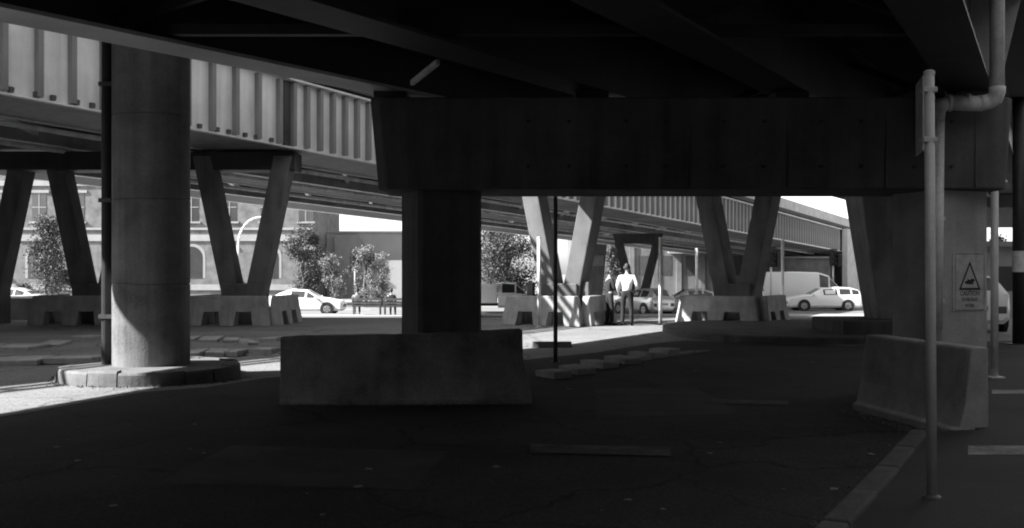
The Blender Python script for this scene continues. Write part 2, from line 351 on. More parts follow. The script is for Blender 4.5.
# --- viaduct behind (two steel boxes, stringers, slab, parapet with rails), falling gently away to the right
def via(d, s):                                # s metres to the right of the near web, square to the bridge
    return (-23.98 + 0.593 * d + .86 * s, d - .51 * s, 5.17 - 0.029 * (d - 31))
VD = [-30, -10, 0, 12, 22, 29.2, 36, 46, 60, 76, 92, 104]
va = thing('viaduct', 'pale steel box girder viaduct with ribbed side crossing behind the V piers', 'bridge', (-5.6, 31, 5.17))
for k, s in enumerate((0.0, -6.2, -12.4)):
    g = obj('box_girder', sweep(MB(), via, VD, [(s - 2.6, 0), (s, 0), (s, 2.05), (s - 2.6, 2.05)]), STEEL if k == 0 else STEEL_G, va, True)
    obj('added_dark_plate', sweep(MB(), via, VD, [(s - 2.52, -.022), (s - .06, -.022), (s - .06, -.003), (s - 2.52, -.003)]), STEEL_G if k == 0 else STEEL_D, g, True)  # plate added so the box underside reads darker
    for e in (s + .05, s - 2.65):
        obj('flange_edge', sweep(MB(), via, VD, [(e - .09, -.035), (e + .09, -.035), (e + .09, -.004), (e - .09, -.004)]), STEEL, g, True)
    if k == 0: near = g
obj('deck_slab', sweep(MB(), via, VD, [(-16.5, 2.054), (.38, 2.054), (.38, 2.3), (-16.5, 2.3)]), SLAB, va, True)
obj('edge_flange', sweep(MB(), via, VD[5:], [(.004, 1.93), (.26, 1.93), (.26, 1.99), (.004, 1.99)]), STEEL, va, True)
obj('parapet', sweep(MB(), via, VD, [(.1, 2.304), (.36, 2.304), (.3, 3.05), (.12, 3.05)]), CONC_L, va, True)
obj('parapet', sweep(MB(), via, VD, [(-16.4, 2.304), (-16.15, 2.304), (-16.2, 3.05), (-16.36, 3.05)]), CONC_L, va, True)
for z in (3.36, 3.72):
    obj('handrail', sweep(MB(), via, VD[:8], [(.15, z), (.27, z), (.27, z + .1), (.15, z + .1)]), GALV, va, True)
post = MB().box((0, 0, .37), (.1, .1, .74)).mesh('rail_post')
for i in range(26):
    x, y, z = via(-20 + i * 2.5, .21); link('rail_post', post, GALV, va, (x + 5.6, y - 31, z - 5.17 + 3.03))
ang = math.atan2(1, .593)
st = MB().box((0, -.08, 0), (.13, .16, 1.86)).mesh('stiffener')      # local +x along the bridge, -y away from the web
d = 12.3; n_st = 0
while d < 90:
    x, y, z = via(d, .004)
    o = link('stiffener', st, STEEL_S, near, (x + 5.6, y - 31, z - 5.17 + .98), math.atan2(1, .593))
    n_st += 1; d += 0.725 if d < 28.8 else (.5 if d < 40 else .62)
# bolted clips along the lower edge of the nearest web
cl = MB().box((0, 0, 0), (.1, .09, .12)).box((.06, 0, .02), (.03, .05, .05)).mesh('bolted_clip')
d = 18.2
while d < 29:
    x, y, z = via(d, .06); link('bolted_clip', cl, DARKG, near, (x + 5.6, y - 31, z - 5.17 + .1), ang); d += .36 + .16 * (int(d * 7) % 2)
# field splice plate
x, y, z = via(29.25, .06); obj('splice_plate', sweep(MB(), via, [29.15, 29.36], [(.006, .03), (.07, .03), (.07, 1.92), (.006, 1.92)]), STEEL_D, near, True)
# cross beams, stringers and sway bracing between the boxes
for i, d in enumerate(range(14, 92, 4)):
    for s0, s1 in ((-2.62, -6.18), (-8.82, -12.38)):
        a = Vector(via(d, s0)); b = Vector(via(d, s1))
        obj('cross_beam', MB().bar(a + Vector((0, 0, 1.2)), b + Vector((0, 0, 1.2)), .25, .6), STEEL_D, va, True)
        if d < 70:
            c_ = Vector(via(d + 4, s1)); obj('wind_brace', MB().bar(a + Vector((0, 0, .3)), c_ + Vector((0, 0, .3)), .14, .14), STEEL, va, True)
            c2 = Vector(via(d + 4, s0)); obj('wind_brace', MB().bar(b + Vector((0, 0, .42)), c2 + Vector((0, 0, .42)), .14, .14), STEEL_D, va, True)
for s in (-3.8, -5.0, -10.0, -11.2):
    obj('stringer', sweep(MB(), via, VD, [(s - .12, 1.55), (s + .12, 1.55), (s + .12, 2.05), (s - .12, 2.05)]), STEEL_D, va, True)
for s in (-2.8, -6.0, -9.0):
    obj('service_pipe', MB().tube([Vector(via(d, s)) + Vector((0, 0, -.16)) for d in (12, 30, 60, 92)], .07, 8), PVC, va, True)
# abutment at its far end
x, y, z = via(97, 0); ab = thing('viaduct_abutment', 'pale panelled abutment wall where the viaduct comes down at far right', 'wall', (x, y, gz(97)))
for i in range(4):
    p0 = Vector(via(90.2 + i * 3.6, .75)); p1 = Vector(via(93.7 + i * 3.6, .75))
    mb = MB(); t = Vector((.86, -.51, 0)) * -.5
    mb.hexa([(p0.x, p0.y, -.9), (p1.x, p1.y, -.9), (p1.x + t.x, p1.y + t.y, -.9), (p0.x + t.x, p0.y + t.y, -.9)], [(p0.x, p0.y, p0.z + 2.0), (p1.x, p1.y, p1.z + 2.0), (p1.x + t.x, p1.y + t.y, p1.z + 2.0), (p0.x + t.x, p0.y + t.y, p0.z + 2.0)])
    obj('panel', mb, CONC_L, ab, True, bevel=.05)

# --- high flyover overhead (above the picture), whose shade covers the foreground
EDGE = [(-60, -36.0), (0, -9.3), (8, -6.35), (10.8, -5.65), (13.5, -4.8), (14.7, -4.35), (21.2, 1.1), (26.7, 4.2), (29, 5.2), (90, 42.0)]
def fly(d, s):                                # left edge follows a gentle curve
    q = d + .35 * 6.55
    for (a0, x0_), (a1, x1_) in zip(EDGE, EDGE[1:]):
        if a0 <= q <= a1: return (x0_ + (x1_ - x0_) * (q - a0) / (a1 - a0) - 1.2 * 6.55 + s, d, 6.55)
FD = [-40] + [a - .35 * 6.55 for a, _ in EDGE[1:-1]] + [70]
fo = thing('flyover_deck', 'high flyover deck passing above the ramp on the round column', 'bridge deck', (-5.3, 14.7, 6.55))
obj('deck_slab', sweep(MB(), fly, FD, [(0, .0), (9, .0), (9.4, .9), (9.4, 1.1), (-.02, 1.1)]), SLAB, fo, True)
for s in (0.02, 9.1): obj('parapet', sweep(MB(), fly, FD, [(s, 1.104), (s + .25, 1.104), (s + .2, 1.9), (s + .05, 1.9)]), CONC_D, fo, True)

def nb(d, s): return (8.4 + .53 * (d - 12.9) + s, d, 7.2)
nbd = thing('sky_blocker_deck', 'unseen deck added right of the ramp to block sky light', 'bridge deck', (14, 4, 7.2))  # added unseen deck limiting sky light from the right
obj('deck_slab', sweep(MB(), nb, [-40, -10, 10, 22], [(4.6, .604), (26, .604), (26, 1.1), (4.6, 1.1)]), SLAB, nbd, True)
for s_ in (5.6, 15, 25): obj('girder', sweep(MB(), nb, [-40, -10, 10, 22], [(s_ - .3, -.6), (s_ + .3, -.6), (s_ + .3, .6), (s_ - .3, .6)]), CONC_D, nbd, True)  # girders of the added unseen deck
# --- round column left with its kerbed base and black pipe
rc = thing('round_column', 'tall round concrete column on a circular kerbed base at left', 'column', (-5.3, 14.7, 0))
mb = MB().lathe([(.545, .19)] + [q for z in (1.38, 2.6, 3.82, 5.04) for q in ((.545, z - .016), (.534, z - .007), (.534, z + .007), (.545, z + .016))] + [(.545, 6.5)], (0, 0, 0), 72); obj('shaft', mb, COLM, rc, smooth='auto')
rc.children[0].data.shade_smooth()
es = rc.children[0].modifiers.new('edge', 'EDGE_SPLIT'); es.split_angle = R(40)
kbs = obj('kerbed_base', MB().lathe([(1.12, -.05), (1.12, .185), (.5, .2)], n=48), KERB, rc)
ks = MB(); nseg = 5; a1 = R(19.4)
ks.loft([[(r * math.cos(-a1 / 2 + a1 * i / nseg), r * math.sin(-a1 / 2 + a1 * i / nseg), z) for r, z in ((1.1, -.05), (1.29, -.05), (1.27, .17), (1.25, .2), (1.1, .205))] for i in range(nseg + 1)])
ksm = ks.mesh('kerb_stone')
for i in range(18):
    o = link('kerb_stone', ksm, KERB, kbs, (random.uniform(-.012, .012), random.uniform(-.012, .012), random.uniform(-.018, .012)), R(20 * i))
obj('drain_pipe', MB().tube([(-.645, -.02, .02), (-.645, -.02, 6.4)], .078, 16), BLACKP, rc)
for z in (.9, 2.6, 4.3): obj('pipe_clamp', MB().box((-.645, -.02, z), (.19, .17, .06)), DARKG, rc)
obj('column_head', MB().box((0, 0, 6.52), (1.4, 1.4, .05)), CONC_D, rc)

# ------------------------------------------------------------------ V piers
def make_v(loc, rz, label, top=5.13, head=None, group='V shaped bridge piers', m=None, posts=False):
    m = m or VPIER
    t = thing('v_pier', label, 'bridge pier', loc, rz, group)
    h = top
    for s in (-1, 1):
        b0, b1 = s * .33, s * 1.22; hw = .27
        mb = MB().hexa([(b0 - hw, -.36, .8), (b0 + hw, -.36, .8), (b0 + hw, .36, .8), (b0 - hw, .36, .8)], [(b1 - hw, -.36, h), (b1 + hw, -.36, h), (b1 + hw, .36, h), (b1 - hw, .36, h)])
        obj('leg', mb, m, t, bevel=.03)
    obj('base_block', MB().box((.0, 0, .6), (1.2, .9, 1.22)), m, t, bevel=.03)
    if posts:
     for i, x in enumerate((-.92, .8)): obj('stub_post', MB().box((x, -.35 + .2 * i, .62), (.2, .2, 1.24 + .03 * i)), m, t, bevel=.02)
    if head: obj('crosshead', MB().hexa([(-head, -.5, h - .02), (head, -.5, h - .02), (head, .5, h - .02), (-head, .5, h - .02)], [(-head - .2, -.5, h + .6), (head + .2, -.5, h + .6), (head + .2, .5, h + .6), (-head - .2, .5, h + .6)]), CONC_D, t, bevel=.03)
    return t
make_v((-16.0, 30.3, 0), 0, 'V pier whose right leg alone shows at the left edge', 5.0)
make_v((-12.55, 30.3, 0), 0, 'V pier half hidden behind the round column at left', 5.0)
make_v((-8.0, 30, 0), R(-2), 'grey V pier between the round column and the white sedan', 5.0)
make_v((1.55, 30, 0), R(-26), 'sunlit V pier left of the two standing people', 5.13, m=VLIT, posts=True)
make_v((6.78, 30, 0), R(-36), 'dark shaded V pier left of the white station wagon', 5.13)
make_v((carx(638, 64), 64, -.85), R(-12), 'small dark V pier in the distance behind the standing people', 4.25, 1.4, m=CONC_D)
cb = tag(obj('cross_beam', MB().box((0, 0, 0), (11.5, 1.0, .55)), STEEL_D, bevel=.03), 'dark transverse beam on top of the V piers under the viaduct', 'beam'); cb.location = (-12.2, 30.2, 4.86)
hd = thing('crosshead', 'long crosshead carried by the two right V piers behind the ramp', 'beam', (4.2, 30, 5.13))
obj('beam', MB().box((0, 0, .45), (9.2, 1.2, .9)), CONC_D, hd, bevel=.03)
for x in (-2.5, 2.5): obj('stub_column', MB().box((x, 0, 1.16), (1, 1, .5)), CONC_D, hd)

# --- slotted concrete barriers boxed round each V pier
def slot_barrier_mesh(Lh=1.3, H=.86):
    s = .09
    poly = [(-Lh, 0), (-.93, 0), (-.86, .4), (-.38, .4), (-.31, 0), (.13, 0), (.2, .4), (.68, .4), (.75, 0), (Lh, 0), (Lh - s, .55), (Lh - .16, H - .03), (Lh - .2, H), (-Lh + .2, H), (-Lh + .16, H - .03), (-Lh + s, .55)]
    def half(z): return .24 - .1 * min(z / .5, 1) - .02 * max((z - .5) / .36, 0)
    A = [(x, -half(z), z) for x, z in poly]; B = [(x, half(z), z) for x, z in poly]
    return MB().loft([A, B]).mesh('slotted_barrier')
sbm = slot_barrier_mesh()
def ring(c, rz, where, sides=('front', 'right', 'left')):
    for sd in sides:
        o = link('slotted_barrier', sbm, BARR)
        off, r2 = {'front': (Vector((0, -1.3, 0)), 0), 'right': (Vector((1.34, .05, 0)), R(90)), 'left': (Vector((-1.34, .05, 0)), R(90))}[sd]
        p = Matrix.Rotation(rz, 4, 'Z') @ off
        p = p * .9; o.scale = (.9, .9, 1); o.location = (c[0] + p.x, c[1] + p.y, 0); o.rotation_euler = (0, 0, rz + r2)
        md = o.modifiers.new('bevel', 'BEVEL'); md.width = .02; md.segments = 2; md.limit_method = 'ANGLE'; md.angle_limit = R(35)
        tag(o, f'slotted concrete barrier on the {sd} side of {where}', 'barrier', 'slotted barriers round the V piers')
ring((-12.75, 30.3), 0, 'the V pier behind the round column')
ring((-8.0, 30), R(-4), 'the V pier near the white sedan')
ring((1.42, 30), R(-24), 'the sunlit V pier by the two people')
ring((6.62, 30), R(-30), 'the dark V pier by the station wagon')

# ------------------------------------------------------------------ solid concrete (jersey) barriers in front
def jersey(L, H=.84, bw_=.62, tw=.3, one=False):
    prof = [(-bw_ / 2, 0), (bw_ / 2, 0), (bw_ / 2, .08), (bw_ / 2 - .05, .1), (tw / 2 + .055, .33), (tw / 2, H - .02), (tw / 2 - .02, H), (-tw / 2 + .02, H), (-tw / 2, H - .02), (-tw / 2 - .055, .33), (-bw_ / 2 + .05, .1), (-bw_ / 2, .08)]
    if one: prof = [(max(y, -.03) if y < 0 else y, z) for y, z in prof]; prof = [p for i, p in enumerate(prof) if p not in prof[:i]]
    n = 30; rings = []
    for i in range(n):
        x = -L / 2 + L * i / (n - 1); k = random.uniform(-.004, .004); ch = random.choice((0, 0, 0, 0, 0, .004, .012)) if 0 < i < n - 1 else .01
        rings.append([(x, (y + k) * (1 - (ch * 2 if z > H - .03 else 0)), z - (ch * random.uniform(.4, 1) if z > H - .03 else random.uniform(-.003, .003))) for y, z in prof])
    return MB().loft(rings)
jb = jersey(2.95)
jb.v = [(x + (.0 if x < 1.47 else (-.15 * min(max((z - .3) / .1, 0), 1))), y, z + (.035 * max(x, 0) / 1.4 if z > .5 else 0)) for x, y, z in jb.v]
j1 = tag(obj('jersey_barrier', jb, JCONC, bevel=.025), 'long scuffed concrete barrier in front of the centre column', 'barrier', 'solid concrete barriers')
j1.location = (-1.25, 11.98, -.03); j1.rotation_euler = (0, R(-1.0), R(1.5))
j2 = tag(obj('jersey_barrier', jersey(1.95, .85, one=True), JEND, bevel=.02), 'concrete barrier end on at right below the caution sign', 'barrier', 'solid concrete barriers')
j2.location = (4.27, 10.3, .0); j2.rotation_euler = (0, 0, R(99))
ws = tag(obj('wheel_stop', MB().hexa([(-.42, -.1, 0), (.42, -.1, 0), (.42, .1, 0), (-.42, .1, 0)], [(-.4, -.06, .12), (.4, -.06, .12), (.4, .06, .12), (-.4, .06, .12)]), DARKG, bevel=.015), 'low dark wheel stop lying on the sunlit ground near the thin pole', 'wheel stop')
ws.location = (.82, 20.6, 0)

# ------------------------------------------------------------------ poles, pipes, signs
sp = thing('sign_pole', 'tall galvanised pole with a sign seen edge on, right foreground', 'sign pole', (2.70, 6.43, .1))
obj('pole', MB().tube([(0, 0, -.05), (-.018, 0, 2.72)], .032, 14), GALV, sp, smooth=True)
obj('sign_plate', MB().box((-.02, .14, 2.47), (.012, .34, .48), R(-15)), SIGNM, sp, bevel=.003)
obj('stiffening_rail', MB().box((-.018, .1, 2.47), (.014, .05, .46), R(-15)), GALV, sp)
for z in (2.3, 2.62): obj('clamp', MB().box((-.02, .01, z), (.09, .085, .035)), GALV, sp, bevel=.006)
obj('cap', MB().lathe([(.035, 2.715), (.035, 2.74), (.02, 2.748)], (-.018, 0, 0), 14), GALV, sp)
obj('base_collar', MB().lathe([(.06, -.005), (.056, .008), (.036, .02)], n=16), DARKG, sp)

dp = thing('downpipe', 'pale drain pipe elbowing down in front of the crosshead at right', 'pipe', (5.08, 12.1, .1))
A = at(997, -80, 11.9); B = at(997, 92, 11.9); C_ = at(987, 102, 11.95); D = at(947, 103, 12.02); E = at(938.5, 112, 12.1); F = Vector((5.16, 12.16, .85))
obj('upper_pipe', MB().tube([A, B + Vector((0, 0, .02))], .084, 20), PVC, dp, True, smooth=True)
arc = [B + Vector((0, 0, .06)), B, B + Vector((-.02, .01, -.07)), C_ + Vector((.03, 0, .01)), C_ + Vector((-.04, 0, -.01)), C_ + Vector((-.1, 0, -.012))]
obj('elbow', MB().tube(arc, [.094, .094, .094, .094, .094, .094], 18), PVC, dp, True, smooth=True)
obj('cross_pipe', MB().tube([C_ + Vector((-.05, 0, -.02)), D], .092, 16), PVC, dp, True, smooth=True)
obj('coupling', MB().tube([C_.lerp(D, .42), C_.lerp(D, .5)], .104, 16), PVC, dp, True)
obj('coupling', MB().tube([C_.lerp(D, .9), C_.lerp(D, .97)], .104, 16), PVC, dp, True)
obj('elbow', MB().tube([D + Vector((.02, 0, 0)), D + Vector((-.06, 0, -.02)), E, E + Vector((-.005, 0, -.12))], [.09, .09, .08, .072], 16), PVC, dp, True, smooth=True)
obj('lower_pipe', MB().tube([E + Vector((0, 0, -.08)), F], .07, 16), PVC, dp, True, smooth=True)
for z in (2.2, 1.2): obj('pipe_clamp', MB().box((5.16, 12.19, z), (.2, .12, .045)), GALV, dp, True)

# caution sign fixed on the right column's front face
a22 = R(22); fn = Vector((math.sin(a22), -math.cos(a22), 0)); fx = Vector((math.cos(a22), math.sin(a22), 0))
cpos = Vector((5.53, 12.95, 0)) + fn * .424 + fx * .07
cs = thing('caution_sign', 'square cornered warning sign with triangle and CAUTION lettering on the right column', 'sign', (cpos.x, cpos.y, 1.06), a22)
SW, SH = .56, .73
obj('sign_plate', MB().box((0, -.004, SH / 2), (SW, .006, SH)), SIGNM, cs, bevel=.002)
def tri(r, cz): return [(r * math.cos(R(a)), cz + r * math.sin(R(a))) for a in (90, 210, 330)]
o3, i3 = tri(.245, .385), tri(.188, .385)
sx = .86; o3 = [(x * sx, z) for x, z in o3]; i3 = [(x * sx, z) for x, z in i3]
mb = MB()
for k in range(3):
    l = (k + 1) % 3
    mb.add([(o3[k][0], -.009, o3[k][1]), (o3[l][0], -.009, o3[l][1]), (i3[l][0], -.009, i3[l][1]), (i3[k][0], -.009, i3[k][1])], [(0, 1, 2, 3)])
obj('triangle', mb, INK, cs)
mb = MB()
for (x, z, rx, rz_) in ((-.05, .36, .035, .02), (-.015, .375, .03, .022), (.02, .37, .035, .022), (.055, .385, .028, .02), (0, .35, .07, .015), (-.03, .385, .012, .02), (.03, .395, .012, .02)):
    mb.add([(x + rx * math.cos(2 * math.pi * k / 14), -.009 - .0001 * (x + .1), z + rz_ * math.sin(2 * math.pi * k / 14)) for k in range(14)], [tuple(range(14))])
obj('pictogram', mb, INK, cs)
border = MB()
for (x0, x1, z0, z1) in ((-.24, .24, .008, .016), (-.24, .24, .714, .722), (-.243, -.236, .016, .714), (.236, .243, .016, .714)):
    border.add([(x0, -.009, z0), (x1, -.009, z0), (x1, -.009, z1), (x0, -.009, z1)], [(0, 1, 2, 3)])
obj('border', border, INK, cs)
def text(s, size, x, z, parent, m, name='lettering', y=-.009, width=None):
    cu = bpy.data.curves.new(name, 'FONT'); cu.body = s; cu.size = size; cu.align_x = 'CENTER'; cu.offset = .0015
    o = bpy.data.objects.new(name, cu); COL.objects.link(o)
    bpy.context.view_layer.update(); dg = bpy.context.evaluated_depsgraph_get()
    me = bpy.data.meshes.new_from_object(o.evaluated_get(dg)); bpy.data.objects.remove(o)
    xs = [v.co.x for v in me.vertices]; wd = max(xs) - min(xs); k = (width / wd) if width else 1
    for v in me.vertices: v.co = Vector((v.co.x * k + x, y, v.co.y + z))
    me.materials.clear(); me.materials.append(m)
    return link(name, me, None, parent)
text('CAUTION', .085, 0, .195, cs, INK, width=.32)
text('OVERHEAD', .062, 0, .122, cs, INK, width=.27)
text('WORK', .062, 0, .048, cs, INK, width=.16)
for x in (-.2, .2):
    for z in (.05, .68): obj('rivet', MB().disc_y((x, 0, z), .008, -.012, -.004, 8), GALV, cs)

def pole(px, base_d, top_z, r, m, label, z0=None, extra=None, cat='pole'):
    x = (px - 512) / 1000 * base_d; z0 = gz(base_d) if z0 is None else z0
    t = thing('post', label, cat, (x, base_d, z0))
    obj('shaft', MB().tube([(0, 0, -.05), (0, 0, top_z - z0)], r, 12), m, t, smooth=True)
    obj('cap', MB().lathe([(r * 1.15, top_z - z0 - .03), (r * 1.1, top_z - z0 + .01), (r * .5, top_z - z0 + .02)], n=12), m, t)
    obj('foot_plate', MB().box((0, 0, .008), (r * 4, r * 4, .016)), m, t)
    return t
pole(555.5, 17.2, 3.1, .036, DARKG, 'thin dark pole standing right of the long foreground barrier')
pole(539, 28.1, 2.52, .05, WPAINT, 'white pole standing in front of the sunlit V pier')
pole(660.5, 29.5, 2.56, .055, WPAINT, 'white pole standing right of the man in a white shirt')
pole(696.5, 45, 2.6, .06, WPAINT, 'white pole beside the parked sedan, behind the dark V pier')
pole(782.5, 38, 2.75, .06, WPAINT, 'white pole in front of the bonnet of the station wagon')
pole(994.5, 13.75, 3.0, .05, GALV, 'grey post just right of the right column', .1)
t = pole(1019, 21.5, 5.4, .13, BLACKP, 'thick black post at the right edge of the picture', 0)
obj('white_band', MB().lathe([(.136, 1.55), (.136, 2.0)], n=16), WPAINT, t)

# ------------------------------------------------------------------ cars
def car(name, label, loc, rz, st, paint, wheels, glass, roofrows=(3, 4), extra=None, wr=.31, group=None, lights=True):
    """st: stations (x, zbottom, zbelt, ztop, halfwidth belt, halfwidth top). glass: list of (i0, i1) station spans of the side windows."""
    t = thing(name, label, 'car' if name not in ('van', 'utility_truck') else name.split('_')[-1], loc, rz, group)
    rings = []
    for (x, zb, zl, zt, w_, wt) in st:
        zt = max(zt, zl + .02); zm = zb + (zl - zb) * .55
        rings.append([(x, -w_ * .82, zb), (x, -w_ * .98, zb + .12), (x, -w_, zm), (x, -w_ * .97, zl), (x, -wt, zt - .05), (x, -wt * .82, zt), (x, 0, zt + .015),
                      (x, wt * .82, zt), (x, wt, zt - .05), (x, w_ * .97, zl), (x, w_, zm), (x, w_ * .98, zb + .12), (x, w_ * .82, zb)])
    body = obj('body', MB().loft(rings), paint, t, smooth=True)
    es = body.modifiers.new('edge', 'EDGE_SPLIT'); es.split_angle = R(38)
    for i0, i1 in glass:
        for side in (0, 1):
            j0, j1 = (3, 4) if side == 0 else (9, 8)
            P = [Vector(rings[i0][j0]), Vector(rings[i1][j0]), Vector(rings[i1][j1]), Vector(rings[i0][j1])]
            c_ = sum(P, Vector()) / 4; n_ = Vector((0, -1 if side == 0 else 1, .25)).normalized()
            mb = MB(); Q = [c_ + (p - c_) * .86 + n_ * .006 for p in P]; B2 = [q - n_ * .03 for q in Q]
            mb.hexa(Q, B2) if side == 0 else mb.hexa(B2, Q)
            obj('side_window', mb, GLASS, t)
    for (i0, i1, nm) in (extra or []):           # windscreen or rear glass between two stations
        P = [Vector(rings[i0][5]), Vector(rings[i0][7]), Vector(rings[i1][7]), Vector(rings[i1][5])]
        e1 = (P[2] - P[1]); e2 = (P[1] - P[0]); n_ = e1.cross(e2).normalized(); n_ = n_ if n_.z > 0 else -n_
        c_ = sum(P, Vector()) / 4; Q = [c_ + (p - c_) * .9 + n_ * .022 for p in P]; B2 = [q - n_ * .03 for q in Q]
        obj(nm, MB().hexa(B2, Q), GLASS, t)
    W = max(s[4] for s in st)
    for x in wheels:
        for s in (-1, 1):
            obj('wheel_arch', MB().disc_y((x, 0, wr + .02), wr + .075, s * (W - .1), s * (W + .008), 24), BLACKP, t)
            wh = obj('wheel', MB().disc_y((x, 0, wr), wr, s * (W - .2), s * (W + .016), 24), TYRE, t)
            obj('rim', MB().disc_y((x, 0, wr), wr * .66, s * (W + .004), s * (W + .024), 20, wr * .6), RIM, wh)
            obj('hub', MB().disc_y((x, 0, wr), wr * .16, s * (W + .02), s * (W + .03), 10), DARKG, wh)
            for k in range(5):
                a = 2 * math.pi * k / 5 + .3
                obj('rim_slot', MB().box((x + wr * .4 * math.cos(a), s * (W + .024), wr + wr * .4 * math.sin(a)), (.07, .012, .07)), BLACKP, wh)
    if lights:
        f0 = st[0]; f1 = st[-1]
        for s in (-1, 1):
            obj('headlight', MB().box((f0[0] + .06, s * (f0[4] * .74), f0[2] - .1), (.14, .34, .13)), LENS, t, bevel=.03)
            obj('tail_light', MB().box((f1[0] - .05, s * (f1[4] * .78), f1[2] - .12), (.12, .26, .2)), TAIL, t, bevel=.03)
            m_ = max(st, key=lambda q: q[3]); gx = st[glass[0][0]][0] + .12
            obj('mirror', MB().box((gx, s * (W + .08), st[glass[0][0]][2] + .05), (.12, .18, .13)), paint, t, bevel=.03)
        obj('bumper_grille', MB().box((f0[0] + .01, 0, f0[1] + .2), (.06, f0[4] * 1.2, .16)), BLACKP, t)
        obj('number_plate', MB().box((f1[0] + .005, 0, f1[1] + .3), (.02, .5, .12)), SIGNM, t)
    return t
WAGON = [(-2.3, .3, .62, .64, .70, .6), (-2.18, .2, .74, .78, .82, .68), (-1.3, .2, .90, .95, .88, .7), (-.95, .2, .93, .98, .89, .70), (-.25, .2, .95, 1.38, .89, .62), (.75, .2, .96, 1.45, .89, .63), (1.55, .2, .98, 1.42, .89, .62), (2.05, .2, .99, 1.30, .87, .58), (2.3, .25, .98, 1.05, .82, .6), (2.38, .32, .7, .75, .78, .6)]
SEDAN = [(-2.2, .3, .60, .62, .68, .58), (-2.08, .2, .72, .76, .80, .66), (-1.2, .2, .88, .93, .86, .68), (-.85, .2, .92, .97, .87, .68), (-.15, .2, .94, 1.38, .87, .60), (.75, .2, .95, 1.42, .87, .60), (1.35, .2, .97, 1.22, .87, .60), (1.7, .2, .98, 1.03, .86, .62), (2.15, .22, .95, 1.0, .82, .62), (2.25, .32, .66, .7, .76, .6)]
HATCH = [(-1.9, .3, .62, .64, .66, .56), (-1.8, .2, .74, .78, .78, .64), (-1.1, .2, .90, .95, .84, .66), (-.8, .2, .94, .99, .85, .66), (-.1, .2, .96, 1.42, .85, .60), (.8, .2, .97, 1.48, .85, .60), (1.5, .2, 1.0, 1.40, .84, .58), (1.85, .22, .98, 1.06, .80, .6), (1.95, .32, .7, .75, .74, .58)]
VAN = [(x * 1.12, b, l * 1.12, t_ * 1.17, w_, v_) for x, b, l, t_, w_, v_ in [(-2.5, .35, .85, .9, .8, .7), (-2.4, .25, 1.0, 1.05, .9, .78), (-1.95, .25, 1.12, 1.18, .94, .8), (-1.3, .25, 1.18, 1.85, .95, .78), (-.7, .25, 1.2, 2.02, .95, .80), (.6, .25, 1.2, 2.06, .95, .80), (2.3, .25, 1.2, 2.04, .95, .80), (2.5, .3, 1.2, 1.95, .93, .78)]]
def gl(st): return [(3, 4), (4, 5), (5, 6)] if st is SEDAN else [(3, 4), (4, 5), (5, 6), (6, 7)]
zr = -.846
def carx(px, d): return (px - 512) / 1000 * d
car('station_wagon', 'white station wagon in front of the white van', (carx(822.5, 62.5), 62.5, zr), 0, WAGON, CARW, (-1.4, 1.3), gl(WAGON), extra=[(3, 4, 'windscreen'), (7, 8, 'rear_window')])
car('van', 'white panel van behind the station wagon', (carx(803, 66), 66, zr), R(180), VAN, CARW, (-1.8, 1.7), [(2, 3), (3, 4)], extra=[(2, 3, 'windscreen')], wr=.34)
car('sedan', 'white sedan with its bonnet showing past the V pier barrier at left', (carx(306, 57), 57, zr), R(180), SEDAN, CARW, (-1.35, 1.3), gl(SEDAN), extra=[(3, 4, 'windscreen'), (6, 7, 'rear_window')])
car('sedan', 'pale sedan half hidden by the dark V pier', (carx(688, 58.5), 58.5, zr), 0, SEDAN, CARS, (-1.35, 1.3), gl(SEDAN), extra=[(3, 4, 'windscreen'), (6, 7, 'rear_window')])
car('hatchback', 'silver hatchback seen from behind next to the man in white', (carx(644, 56.5), 56.8, zr), R(-62), HATCH, CARS, (-1.25, 1.2), [(3, 4), (4, 5), (5, 6)], extra=[(3, 4, 'windscreen'), (6, 7, 'rear_window')])
car('hatchback', 'white hatchback parked at right past the right column', (12.25, 27.5, 0), R(-100), HATCH, CARW, (-1.25, 1.2), [(3, 4), (4, 5), (5, 6)], extra=[(3, 4, 'windscreen'), (6, 7, 'rear_window')])
car('sedan', 'pale sedan parked at the far left edge behind the V piers', (carx(8, 62), 62, zr), 0, SEDAN, CARS, (-1.35, 1.3), gl(SEDAN), extra=[(3, 4, 'windscreen'), (6, 7, 'rear_window')])
UTE = [(-2.45, .4, .82, .86, .78, .66), (-2.35, .3, .95, 1.0, .88, .74), (-1.65, .3, 1.08, 1.13, .92, .74), (-1.35, .3, 1.12, 1.17, .92, .74), (-.75, .3, 1.14, 1.76, .92, .68), (.1, .3, 1.14, 1.80, .92, .68), (.28, .3, 1.14, 1.72, .92, .68)]
ut = car('utility_truck', 'white utility truck with a box tray in front of the dark tree', (carx(503, 59.5), 59.5, zr), R(180), UTE, CARW, (-1.55, 1.75), [(3, 4), (4, 5)], extra=[(3, 4, 'windscreen')], wr=.35, lights=False)
obj('tray_box', MB().box((1.65, 0, 1.12), (2.6, 1.86, 1.1)), CARW, ut, bevel=.03)
obj('chassis', MB().box((1.4, 0, .48), (2.9, 1.0, .16)), BLACKP, ut)
for s in (-1, 1): obj('headlight', MB().box((-2.4, s * .66, .84), (.12, .3, .16)), LENS, ut, bevel=.03); obj('mirror', MB().box((-1.15, s * 1.02, 1.22), (.1, .16, .2)), BLACKP, ut, bevel=.02)

